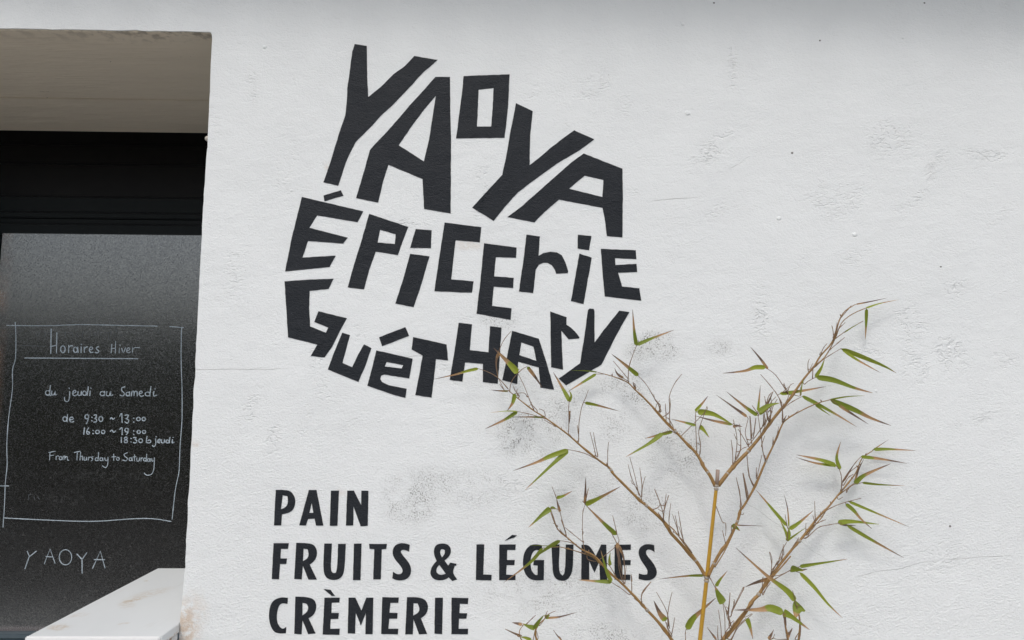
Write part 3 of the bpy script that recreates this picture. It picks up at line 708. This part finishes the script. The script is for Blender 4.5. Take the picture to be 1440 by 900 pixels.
# culm
CD = .14
ck = [(1009, 661, 4.4), (1007.5, 684, 5.6), (994, 812, 6.4), (979, 948, 7.2), (962, 1085, 7.6)]
def cp(y):
    for a, b in zip(ck, ck[1:]):
        if y <= b[1]:
            t = (y-a[1])/(b[1]-a[1]); return (a[0]+(b[0]-a[0])*t, y, a[2]*.5+(b[2]-a[2])*.5*t)
    return ck[-1]
kk = (2-CD)/FPX
gx = P3(*ck[-1][:2], CD)
culm_pts = []
for y in range(686, 1086, 6):
    q = cp(y); r = q[2]*kk*.86
    culm_pts.append((P3(q[0], y, CD), r))
last = culm_pts[-1][0]
for i in range(1, 8): culm_pts.append((last.lerp(Vector((.46, -.13, -.02)), i/7), culm_pts[-1][1]*1.01))
culm = tube(culm_pts, 'culm', MCANE, bam, sides=14)
st = [(P3(1009.4, 660.5, CD), 2.75*kk), (P3(1008.8, 672, CD), 2.7*kk), (P3(1007.8, 682.5, CD), 2.95*kk)]
o = tube(st, 'cut_stub', MSTUB, bam, sides=12)
o.data.polygons[-1].use_smooth = False; o.data.polygons[-2].use_smooth = False
for y, r in ((683, 3.45), (687.5, 3.2), (812, 3.7), (816.5, 3.55), (948, 3.9), (952, 3.8), (1085, 4.1)):
    q = cp(y); P = P3(q[0], y, CD); rr = r*kk
    dz = Vector((.1, 0, 1)).normalized()
    tube([(P-dz*.0035, rr*.86), (P-dz*.0015, rr*1.06), (P+dz*.0008, rr*1.1), (P+dz*.003, rr*.9)], 'node_ring', MNODE, culm, sides=14)
for y in range(662, 1000, 8):
    q = cp(max(y, 684)); SKEL.append((q[0], y, CD, culm))

def branch(pts, d0, d1, r0, r1, sheaths=True):
    p = dens([(a[0], a[1], d0+(d1-d0)*i/(len(pts)-1)) for i, a in enumerate(pts)], 3)
    n = len(p); out = []
    for i, q in enumerate(p):
        t = i/(n-1); r = (r0+(r1-r0)*t)*kk*.5
        r *= 1+.22*max(0, noise.noise(Vector((i*.5, r0*7, pts[0][0]*.1))))+(.35 if i % 7 == 0 and i else 0)
        out.append((P3(*q), r))
    o = tube(out, 'branch', MBR, bam, sides=8)
    for q in p: SKEL.append((q[0], q[1], q[2], o))
    return o
B1 = branch([(1006,684),(998,668),(990,657),(984,645),(977,635),(965,623),(953,610),(942,599),(925,580),(905,559),(893,548),(883,538),(867,531),(850,526)], .14,.045,5.2,1.2)
branch([(948,606),(938,597),(922,579),(914,568)], .118,.095,1.6,.9)
B2 = branch([(1010,683),(1023,666),(1028,660),(1038,649),(1050,637),(1055,631),(1070,613),(1082,596),(1097,577),(1110,562),(1125,540),(1135,527),(1145,515),(1154,500),(1171,480),(1180,451),(1189,437),(1203,428)], .14,.085,6.2,1.1)
branch([(1145,515),(1160,502),(1173,479),(1183,455),(1198,442),(1218,433)], .10,.06,2.0,.9)
B3 = branch([(996,810),(1001,799),(1012,778),(1024,761),(1037,733),(1041,718),(1047,710),(1062,683),(1077,648),(1088,625),(1100,597),(1106,590),(1120,581),(1147,568),(1168,562)], .15,.11,5.0,1.1)
branch([(1005,798),(1018,777),(1028,757),(1034,742)], .16,.155,1.8,1.0)
B4 = branch([(991,810),(989,805),(978,788),(953,760),(943,749),(933,733),(909,711),(900,704),(880,684),(863,667),(857,658),(843,648),(818,628),(800,612),(780,597),(763,585),(750,577),(728,560),(715,549)], .14,.07,5.2,1.2)
branch([(973,778),(960,762),(950,748),(940,738)], .15,.14,1.8,1.2)
B5 = branch([(984,950),(1000,922),(1018,898),(1032,883),(1049,860),(1059,844),(1067,836),(1078,819),(1095,796),(1115,771),(1129,755),(1150,728),(1164,714),(1177,698),(1193,679),(1204,664),(1212,645),(1227,634)], .14,.03,6.2,1.1)
branch([(1070,833),(1086,812),(1100,796),(1112,782)], .10,.095,2.6,1.6)
branch([(1125,760),(1140,744),(1152,732),(1162,718)], .075,.07,2.2,1.2)
branch([(1177,698),(1190,688),(1202,679)], .05,.04,1.8,1.0)
branch([(1018,900),(1032,878),(1050,856),(1058,848)], .13,.12,2.0,1.4)
B6 = branch([(975,948),(958,920),(940,893),(925,874),(910,858),(900,847),(877,823),(857,805),(842,788),(833,780),(817,772),(800,758),(785,745),(778,730),(773,715)], .14,.06,4.8,1.1)
branch([(903,850),(893,838),(882,828),(868,816)], .11,.10,2.2,1.4)
branch([(845,795),(833,783),(807,774),(787,769)], .085,.07,1.8,1.0)
B7 = branch([(960,1085),(900,1010),(820,950),(768,918),(755,900),(753,887),(758,878),(763,873),(768,868)], .14,.09,4.5,1.0)
branch([(758,912),(738,904),(731,895),(731,886),(737,878)], .10,.09,1.6,.9)
B8 = branch([(968,1085),(1050,1000),(1100,930),(1108,899),(1105,883),(1103,864)], .15,.13,5.0,1.4)
branch([(1080,950),(1115,925),(1123,900),(1125,878),(1123,862)], .14,.12,3.6,2.2)

crop = {'a': Z(600,430,1/6), 'b': Z(680,560,1/6), 'c': Z(850,430,1/6), 'd': Z(880,560,1/6), 'e': Z(1010,410,.180556), 'f': Z(1040,540,.177809),
        'g': Z(1040,680,.177778), 'h': Z(700,670,1/6), 'i': Z(900,640,.155491), 'j': Z(900,760,.155491), 'k': Z(700,780,1/6), 'l': Z(1020,770,.144462)}
# -------- twigs: first point is the foot, growing from the nearest branch
TW = {
'a': ([(930,880),(880,820),(830,690),(768,570)], [(660,720),(630,660),(600,600)], [(700,730),(715,640),(765,570)], [(768,570),(810,530),(850,515)], [(600,600),(590,500),(605,400),(650,290),(710,215)],
      [(780,760),(750,720),(730,675)], [(640,700),(615,660)], [(870,840),(890,810)], [(768,760),(760,720),(770,700)], [(690,705),(610,612),(530,562),(435,530)], [(850,770),(820,735),(745,740)]),
'b': ([(715,292),(720,230),(720,100),(722,20)], [(800,372),(805,280),(805,200),(830,70),(860,0),(885,-70)], [(980,530),(850,465),(715,433)], [(520,172),(400,135),(285,112)], [(945,470),(925,380),(897,285)], [(965,492),(945,390),(928,288)],
      [(1050,585),(1046,470),(1052,370)], [(1330,842),(1255,690),(1220,560)], [(1310,805),(1275,650),(1232,495)], [(1335,835),(1335,720),(1316,585)], [(1335,800),(1345,730),(1365,658)], [(425,100),(400,45),(385,0)], [(520,150),(512,110),(470,90)],
      [(660,262),(655,240)], [(745,330),(722,295)], [(800,300),(790,225)], [(720,200),(735,105)], [(1050,585),(1035,540)], [(610,240),(570,215),(510,180)], [(930,450),(945,460)], [(1258,720),(1245,690)], [(1290,760),(1300,735)]),
'c': ([(200,640),(205,520),(245,400),(270,335)], [(470,865),(420,775),(350,660),(285,590)], [(190,605),(130,530),(75,465)], [(205,640),(160,610),(110,575)], [(548,895),(548,770),(590,660),(655,575)], [(260,705),(262,670),(240,645)],
      [(460,890),(470,840),(430,800),(415,745)], [(430,870),(440,830),(470,800)], [(518,895),(515,825)], [(850,895),(865,850)]),
'd': ([(430,305),(400,285),(385,278)], [(600,470),(595,340),(590,180),(590,110)], [(625,470),(628,380),(615,280),(655,150),(685,65)], [(375,235),(370,150),(375,70),(372,0)], [(340,190),(335,50)], [(905,572),(900,450),(888,350)], [(925,530),(940,350),(908,180)],
      [(965,440),(970,330),(962,215)], [(1035,405),(990,330),(950,260)], [(1035,385),(1010,290),(1032,170)], [(1060,335),(1050,150)], [(1080,320),(1098,170)], [(905,562),(950,470),(985,425),(1040,405)], [(1035,400),(1110,300),(1240,110)],
      [(1175,520),(1155,440),(1140,300),(1115,150)], [(1150,250),(1190,190),(1200,60)], [(1215,200),(1180,90),(1200,0)], [(1240,395),(1243,330)], [(1280,300),(1292,240)], [(1335,200),(1355,145)], [(1145,400),(1175,315)], [(1320,200),(1320,100),(1295,0)],
      [(1085,740),(1045,660),(1020,480)], [(1020,850),(1005,740),(988,632)], [(975,900),(955,780),(930,670)], [(1110,660),(1150,480)], [(1105,660),(1100,590)], [(940,510),(970,440)], [(1180,530),(1172,480)], [(1080,740),(1040,650)], [(290,120),(270,40),(240,0)], [(300,110),(285,60)],
      [(400,240),(365,175),(340,165)], [(605,380),(630,395),(625,440)], [(935,350),(912,300)], [(960,400),(940,380)], [(1055,345),(1075,290)], [(1150,290),(1180,210),(1165,130)], [(1200,120),(1230,70),(1225,0)], [(290,900),(245,765)], [(330,900),(360,820)]),
'e': ([(750,590),(830,520),(950,447)], [(670,722),(700,700),(755,670)], [(800,490),(820,440),(850,405)], [(700,620),(700,560),(710,525)], [(712,605),(735,560)], [(735,680),(738,590)], [(900,350),(890,290),(882,265)], [(915,330),(950,280),(990,240)], [(925,300),(940,230)],
      [(895,360),(915,300),(925,240)], [(860,460),(920,410),(985,355)], [(540,795),(510,710)], [(540,775),(560,730),(590,715)], [(500,790),(550,740)], [(545,800),(450,655),(375,595)], [(490,860),(430,760),(330,645)], [(890,385),(990,310),(1130,230)], [(375,870),(395,810),(430,780)], [(370,860),(360,815)],
      [(950,210),(1000,150),(1035,110)], [(640,810),(640,740)], [(790,490),(800,470)]),
'f': ([(340,200),(400,150),(490,98)], [(230,295),(215,240),(200,100)], [(190,335),(190,250),(215,160),(265,60)], [(345,290),(335,180),(300,90),(235,0)], [(808,835),(805,730),(785,670)], [(820,770),(900,640),(960,575)], [(815,765),(880,690),(960,630)], [(850,840),(880,810),(915,790)],
      [(270,480),(265,420)], [(280,460),(310,340)], [(430,240),(465,210)], [(340,300),(370,250)], [(210,610),(180,520),(175,400)], [(200,600),(190,560)], [(110,800),(75,720),(60,560)], [(70,890),(30,705)], [(130,740),(135,660)], [(95,460),(80,250)], [(110,410),(130,270)], [(240,300),(260,190),(300,120)],
      [(150,240),(120,200),(100,170)], [(230,300),(245,230),(240,160),(290,100)], [(820,800),(860,740),(900,715)], [(845,860),(860,820)], [(330,200),(390,90),(345,0)], [(180,330),(200,290),(195,230)]),
'g': ([(300,655),(330,540),(375,460)], [(250,705),(255,600),(240,540)], [(260,675),(330,590),(345,480)], [(670,230),(700,205),(780,165),(860,140),(960,115)], [(530,430),(620,350),(690,330),(780,315)], [(600,295),(595,140)], [(640,255),(640,220)], [(595,300),(580,250)],
      [(580,335),(640,300),(685,285)], [(520,385),(525,310)], [(530,410),(565,370),(600,330)], [(410,515),(470,425)], [(490,445),(540,370)], [(255,730),(310,725),(410,685)], [(180,820),(185,735)], [(350,560),(345,500)], [(800,60),(830,30)], [(780,125),(820,105)], [(860,140),(880,142)], [(375,455),(380,400),(390,340)], [(380,350),(360,245)],
      [(480,440),(540,420),(560,360)], [(280,650),(300,610)]),
'h': ([(500,435),(480,380),(445,270)], [(505,420),(480,400),(465,390)], [(445,270),(490,275),(535,285)], [(580,495),(540,350),(500,190),(457,85)], [(742,640),(718,540),(718,320),(738,235)], [(735,240),(765,100)], [(1015,570),(1005,490)], [(1005,480),(985,390),(968,330)], [(1010,570),(960,480),(910,410)],
      [(720,555),(640,490),(570,430)], [(575,478),(535,365)], [(540,470),(520,440)], [(720,470),(708,440)], [(1060,890),(1030,700),(1010,560)], [(1075,890),(1060,680),(1020,580)], [(1070,870),(1085,750)], [(1050,880),(1020,760),(1015,640)], [(700,610),(620,560),(525,540)], [(1000,850),(950,760),(920,730)], [(720,650),(640,625),(590,600)], [(500,440),(560,490),(600,540)], [(735,230),(715,205)]),
'i': ([(215,625),(205,500),(130,305)], [(210,580),(225,450),(237,350)], [(215,500),(240,420),(260,365)], [(220,600),(165,520)], [(205,510),(160,485)], [(280,690),(260,600),(280,435)], [(355,730),(330,640),(295,535)], [(350,720),(330,600),(318,545)], [(390,770),(370,640),(345,505)], [(400,790),(350,640)],
      [(470,885),(390,770),(300,690)], [(910,495),(905,350),(870,200)], [(970,385),(950,260),(930,160)], [(1020,275),(990,190),(965,0)], [(690,465),(745,600),(775,620),(775,730)], [(775,800),(760,740),(745,680)], [(860,660),(845,640)], [(930,540),(940,520)], [(830,720),(825,650),(835,630)], [(300,700),(310,670)], [(1000,230),(980,180)], [(910,490),(903,455)]),
'j': ([(632,335),(660,390),(680,430)], [(405,910),(408,850),(415,805)], [(290,865),(255,800),(225,725)], [(265,795),(240,640),(150,465)], [(255,780),(250,680),(265,570),(290,465)], [(285,855),(300,780),(315,695)], [(740,895),(730,780),(710,625)], [(770,870),(765,700),(750,575)], [(705,895),(703,770)], [(690,900),(605,785)],
      [(835,800),(800,680),(755,570)], [(795,660),(815,475)], [(820,690),(850,600),(930,430)], [(770,880),(850,740)], [(20,590),(15,480),(100,375)], [(830,790),(850,730)], [(800,620),(780,600)], [(850,600),(848,550)], [(745,895),(740,860)], [(820,760),(790,700),(770,600)], [(960,690),(1010,660)], [(280,870),(250,800),(240,740)], [(825,890),(880,780),(960,700)]),
'k': ([(1130,310),(1125,165)], [(1110,335),(1040,280),(960,232)], [(1215,405),(1220,330),(1295,230)], [(320,650),(315,625)], [(300,720),(312,640)], [(395,540),(405,530),(430,500),(490,475)], [(240,585),(280,545),(320,510)], [(200,680),(130,655),(60,628)], [(535,720),(500,680),(470,635)], [(340,700),(325,640)],
      [(395,530),(420,475)], [(170,690),(150,660)], [(1150,370),(1180,395)], [(355,600),(400,540)], [(760,40),(830,60)], [(1220,400),(1205,370)], [(160,670),(130,655)]),
'l': ([(470,310),(560,260),(640,215)], [(185,388),(130,500),(60,640)], [(685,545),(675,480),(655,420)], [(40,780),(30,650),(0,590)], [(30,660),(45,440)], [(60,625),(90,540),(85,500)], [(60,900),(130,770),(265,645)], [(605,850),(640,820),(650,785)], [(478,890),(480,840)], [(0,830),(45,760)], [(360,430),(360,290)], [(445,260),(450,160),(430,40)],
      [(720,900),(735,780),(710,650)], [(680,890),(735,800)], [(600,880),(580,760),(568,650)], [(60,770),(35,700),(20,620)], [(60,730),(85,710)], [(370,440),(440,340)], [(430,900),(450,850),(468,800)], [(465,250),(540,150),(560,20)], [(370,460),(420,350)], [(440,260),(540,90)]),
}
random.seed(3)
for key, tl in TW.items():
    f = crop[key]
    for pts in tl:
        p = [f(q) for q in pts]
        s = near(*p[0])
        d = s[2]; L = sum(math.hypot(b[0]-a[0], b[1]-a[1]) for a, b in zip(p, p[1:]))
        dd = random.uniform(-.4, .5)*L*kk*.7
        root = P3(s[0], s[1], s[2])
        q3 = [(a[0]+random.uniform(-.3, .3), a[1]+random.uniform(-.3, .3), max(.010, d+dd*i/(len(p)-1)+.003)) for i, a in enumerate(p)]
        if math.hypot(s[0]-p[0][0], s[1]-p[0][1]) > 1.5: q3 = [(s[0], s[1], s[2])]+q3
        q3 = spline(q3, 4); n = len(q3)
        w0 = 1.4 if L > 14 else 1.15
        out = [(P3(*q), (w0*(1-.42*i/(n-1)))*kk*.5*(1.45 if (i % 4 == 1 and random.random() < .55) else 1)) for i, q in enumerate(q3)]
        par = s[3]
        while par.parent is not bam: par = par.parent
        o = tube(out, 'twig', MTW, par, sides=5)
        for q in q3[1:]: SKEL.append((q[0], q[1], q[2], o))

# pale joints on the branches
for (px, py, r, par) in ((1023.5,665.5,3.1,B2),(1052,634.5,2.9,B2),(1082,596,2.2,B2),(995,662.5,2.7,B1),(948,606,2.2,B1),(908.5,710,2.5,B4),(978,788,2.7,B4),(859,661,2.3,B4),(1066,836,3.3,B5),(1122,763,3.0,B5),(1005,794,2.6,B3),(1036,732,2.4,B3),(912,860,2.6,B6),(1077,648,2.1,B3)):
    q = min((u for u in SKEL if u[3] is par), key=lambda u: (u[0]-px)**2+(u[1]-py)**2)
    us = [u for u in SKEL if u[3] is par]; i = us.index(q); a, b = us[max(i-1, 0)], us[min(i+1, len(us)-1)]
    A, B = P3(*a[:3]), P3(*b[:3]); d = (B-A).normalized(); c = P3(*q[:3])
    tube([(c-d*.0045, r*.8*kk), (c-d*.001, r*.98*kk), (c+d*.002, r*1.02*kk), (c+d*.004, r*.7*kk)], 'node_ring', MNODE, par, sides=8)

# -------- leaves: base, ..., tip, projected width in pixels, how far along it is still green
LEAVES = [
('a',[(435,530),(350,548),(240,580),(60,620)],4.4,.5),('a',[(768,565),(690,480),(565,355)],9,.5),('a',[(850,515),(915,600),(975,690)],5,.12),('a',[(605,400),(585,480),(600,600)],3.8,0),
('a',[(690,720),(620,718),(540,710)],2.6,.3),('a',[(745,742),(725,820),(680,885)],6,.5),('a',[(1210,810),(1150,700),(1068,560)],6,.5),('a',[(1430,575),(1310,650),(1190,725)],4,.5),('a',[(1440,560),(1340,548),(1215,545)],1.8,1),
('b',[(855,38),(960,60),(1140,108)],4.4,.5),('b',[(285,112),(180,180),(10,260)],5.2,.5),('b',[(285,112),(200,108),(50,122)],1.8,.7),('b',[(510,162),(400,158),(215,158)],2.8,.4),
('b',[(715,435),(560,490),(450,540),(250,612)],6.5,.5),('b',[(712,440),(600,540),(350,775)],6,.85),('b',[(722,30),(740,-20),(720,-70)],4,.8),('b',[(722,105),(728,160),(718,240)],2.4,0),
('c',[(270,335),(252,220),(237,30)],5,.55),('c',[(272,330),(400,275),(590,203)],5.2,.6),('c',[(285,590),(190,510),(58,405)],5.6,.45),('c',[(160,610),(110,575),(85,525)],3.2,0),('c',[(265,700),(250,675),(240,645)],2.8,0),
('c',[(765,890),(820,830),(875,760)],4.4,.45),('c',[(1360,520),(1270,520),(1180,550),(1000,570)],6.5,.5),('c',[(1380,535),(1310,440),(1230,345)],4,.0),('c',[(1340,895),(1390,800),(1425,720)],2.6,0),
('d',[(395,280),(280,310),(160,340)],5,.6),('d',[(310,295),(200,380),(0,495)],5.6,.85),('d',[(590,230),(500,205),(380,175)],4,.5),('d',[(605,115),(740,135),(900,222)],8.2,.95),('d',[(900,222),(740,190),(590,150)],4,.2),
('d',[(625,240),(655,265),(705,332)],6.5,.85),('d',[(905,240),(940,232),(985,240)],4,0),('d',[(1022,155),(930,90),(760,-30)],4.6,0),('d',[(1110,145),(1010,75),(850,-55)],5,.45),
('f',[(145,215),(155,120),(165,10)],4,.45),('f',[(150,222),(230,170),(320,150)],6.5,.95),('f',[(155,240),(200,210),(240,180),(300,150)],4,.25),
('e',[(1155,135),(1152,250),(1145,375)],4.6,.65),('e',[(960,445),(1150,520),(1290,580),(1385,633)],5.4,.85),('e',[(965,448),(1080,530),(1265,633)],5.4,.55),('e',[(765,668),(900,690),(1060,750),(1205,790)],8,.7),
('e',[(755,668),(800,600),(830,520)],6,.85),('e',[(640,815),(650,740),(668,660)],3.8,.85),('e',[(480,797),(640,775),(840,740)],5,.5),('e',[(980,320),(1040,280),(1130,230)],2.2,.75),('e',[(1150,130),(1250,95),(1410,62)],2.4,.6),
('e',[(1070,100),(1200,75),(1320,48)],2.0,0),('e',[(920,410),(950,385),(985,355)],1.6,0),
('f',[(495,97),(620,160),(780,250),(930,342)],6,.6),('f',[(600,165),(660,210),(720,250)],2.6,1),('f',[(720,128),(900,200),(1040,270),(1200,330)],7.5,.5),('f',[(780,165),(880,230),(1020,318)],4.4,.12),('f',[(710,125),(850,100),(990,92)],2.4,.95),
('f',[(765,645),(640,600),(450,560)],6.5,.55),('f',[(765,648),(600,625),(445,580)],3.6,.35),('f',[(795,675),(768,580),(800,455)],6.5,.6),('f',[(1060,518),(1180,515),(1395,527)],4.6,.6),('f',[(960,575),(1100,590),(1325,628)],4.8,.38),
('f',[(910,785),(940,680),(985,590)],5.2,.0),('f',[(910,790),(990,720),(1195,630)],6.6,.5),('f',[(970,780),(1100,795),(1310,805)],3.6,.7),('f',[(1050,525),(1110,485),(1180,438)],1.8,.3),('f',[(820,770),(870,690),(915,620)],3,.0),
('g',[(375,335),(250,190),(130,50)],5.2,.62),('g',[(385,440),(360,370),(320,290)],6,.8),('g',[(390,345),(380,200),(350,80)],1.8,.2),('g',[(395,360),(470,310),(585,212)],5.8,.6),('g',[(375,455),(450,400),(530,345)],3.6,1),
('g',[(375,455),(395,400),(388,350)],5,1),('g',[(840,160),(900,210),(960,280),(1050,360)],5.4,.5),('g',[(860,140),(1050,220),(1345,345)],4,.6),('g',[(780,308),(900,300),(1105,323)],6,1),('g',[(790,315),(850,330),(920,332)],3.6,0),
('g',[(850,330),(1000,420),(1150,505),(1300,588)],5,.5),
('l',[(725,185),(880,160),(1190,112)],5,.85),('l',[(635,205),(690,212),(770,222)],10,.9),('l',[(735,225),(770,215),(800,210)],2.4,0),('l',[(725,245),(860,380),(1000,550),(1140,685)],5.6,.75),('l',[(680,520),(600,420),(400,270),(100,0)],8,.55),
('l',[(440,300),(300,340),(190,385)],5.2,0),('l',[(565,635),(440,590),(330,605),(90,608)],9.5,.5),('l',[(565,630),(640,670),(820,800)],9,.8),('l',[(735,560),(700,600),(680,690)],15,.7),('l',[(210,690),(240,770),(268,890)],6.5,.6),
('l',[(420,892),(445,850),(468,805)],4,0),('l',[(605,875),(625,835),(650,785)],3,0),('l',[(568,640),(582,700),(595,760)],4,0),
('j',[(575,318),(440,320),(165,350)],4,.5),('j',[(688,415),(720,360),(790,275)],5.2,.65),('j',[(755,570),(710,490),(678,415)],11,.75),('j',[(425,805),(470,720),(550,640),(685,520)],10,.52),('j',[(235,725),(180,660),(125,545)],8,.25),
('j',[(690,890),(650,840),(605,785)],2,0),
('h',[(445,270),(380,320),(260,430)],7.5,.85),('h',[(497,180),(550,165),(630,122)],4.6,.6),('h',[(445,270),(470,262),(495,280)],3.5,.9),('h',[(525,300),(508,240),(495,190)],3.4,0),('h',[(740,235),(840,190),(1035,85)],7.8,.6),('h',[(735,230),(740,120),(742,0)],4,0),
('h',[(1000,492),(900,400),(740,240)],6.4,.55),('h',[(1010,560),(1015,650),(1040,800)],5,0),('h',[(1020,580),(1060,680),(1072,780)],3.6,0),('h',[(525,540),(440,590),(370,640),(300,690)],6.5,.95),('h',[(378,605),(300,700),(200,785),(50,895)],5.2,.6),
('h',[(500,590),(400,585),(250,580)],1.6,1),('h',[(960,890),(915,790),(870,625)],5.6,.8),('h',[(950,750),(942,700),(950,640)],4.2,1),('h',[(1130,890),(1125,820)],2,0),
('k',[(960,230),(850,225),(670,212)],4.6,.6),('k',[(400,535),(520,525),(670,485)],3,.12),('k',[(310,625),(340,570),(390,510)],6.5,.95),('k',[(315,620),(260,605),(205,580)],5.5,.8),('k',[(205,590),(160,580),(120,572)],3.6,0),
('k',[(280,720),(230,700),(190,695)],4.4,1),('k',[(195,690),(120,655),(60,628)],2.6,0),('k',[(398,530),(415,520),(440,508)],5,1),('k',[(540,722),(500,680),(470,635)],1.8,0),
('i',[(835,632),(870,655),(905,685)],6,.75),('i',[(860,632),(940,636),(1140,642)],1.8,.0),
]
def leaf(pts, wpx, green, s):
    tilt = random.uniform(-.75, .75)
    L = sum(math.hypot(b[0]-a[0], b[1]-a[1]) for a, b in zip(pts, pts[1:]))
    dd = random.uniform(-.35, .3)*L*kk
    d0 = s[2]
    p = [(a[0], a[1], max(.012, d0+dd*i/(len(pts)-1))) for i, a in enumerate(pts)]
    p = spline(p, 6 if len(pts) == 3 else 5)
    n = len(p); P = [P3(*q) for q in p]
    view = Vector((0, 1, 0)); vs, fs, dry = [], [], []
    for i, q in enumerate(P):
        t = i/(n-1)
        d = (P[min(i+1, n-1)]-P[max(i-1, 0)]).normalized()
        side = d.cross(view).normalized(); nrm = side.cross(d).normalized()
        if nrm.y > 0: nrm = -nrm
        wd = side*math.cos(tilt)+nrm*math.sin(tilt)
        fn = nrm*math.cos(tilt)-side*math.sin(tilt)
        prof = min(1, (t/.10+.12)**.7 if t < .10 else 1)*(1 if t < .28 else max(0, (1-(t-.28)/.72))**.88)
        h = .5*wpx*1.04*kk*max(prof, .05)/max(.5, math.cos(tilt))
        wav = .10*h*math.sin(t*17+wpx)
        vs += [q+wd*h, q+wd*h*.5-fn*(.16*h)+fn*wav, q-fn*(.36*h), q-wd*h*.5-fn*(.16*h), q-wd*h]
        v = (t-green)*1.7+.5+random.uniform(-.04, .04) if green < 1 else .1
        if green <= 0: v = max(v, .75)
        e = .07 if green < 1 else 0
        dry += [v+e, v, v-.02, v, v+e]
    for i in range(n-1):
        for j in range(4): a = i*5+j; fs.append((a, a+1, a+6, a+5))
    me = bpy.data.meshes.new('leaf'); me.from_pydata(vs, [], fs)
    at = me.attributes.new('dry', 'FLOAT', 'POINT')
    for i, v in enumerate(dry): at.data[i].value = max(0, min(1.3, v))
    par = s[3]
    while par.parent is not bam: par = par.parent
    o = link('leaf', me, MLF, None, True); o.parent = par
    return o
for key, pts, wpx, green in LEAVES:
    p = [crop[key](q) for q in pts]
    if len(p) == 2: p = [p[0], ((p[0][0]+p[1][0])/2+.3, (p[0][1]+p[1][1])/2), p[1]]
    s = near(*p[0]); leaf(p, wpx, green, s)
    if math.hypot(s[0]-p[0][0], s[1]-p[0][1]) > 1.2:       # petiole joining the blade to what carries it
        par = s[3]
        while par.parent is not bam: par = par.parent
        tube([(P3(s[0], s[1], s[2]), .55*kk), (P3(p[0][0], p[0][1], s[2]), .5*kk)], 'leaf_stalk', MTW, par, sides=5)
# small bud scales bristling at the joints of the branches
random.seed(11)
for br in (B1, B2, B3, B4, B5, B6, B8):
    q = [s for s in SKEL if s[3] is br]
    for s in q[4::3]:
        if random.random() < .5 or s[1] > 905: continue
        a = random.uniform(-2.3, -.8); l = random.uniform(2.5, 5)
        b = (s[0]+math.cos(a)*l, s[1]+math.sin(a)*l, s[2]+random.uniform(-.004, .006))
        tube([(P3(s[0], s[1], s[2]), 1.0*kk), (P3((s[0]+b[0])/2, (s[1]+b[1])/2, s[2]), .9*kk), (P3(*b), .25*kk)], 'bud_scale', MTW, br, sides=5)
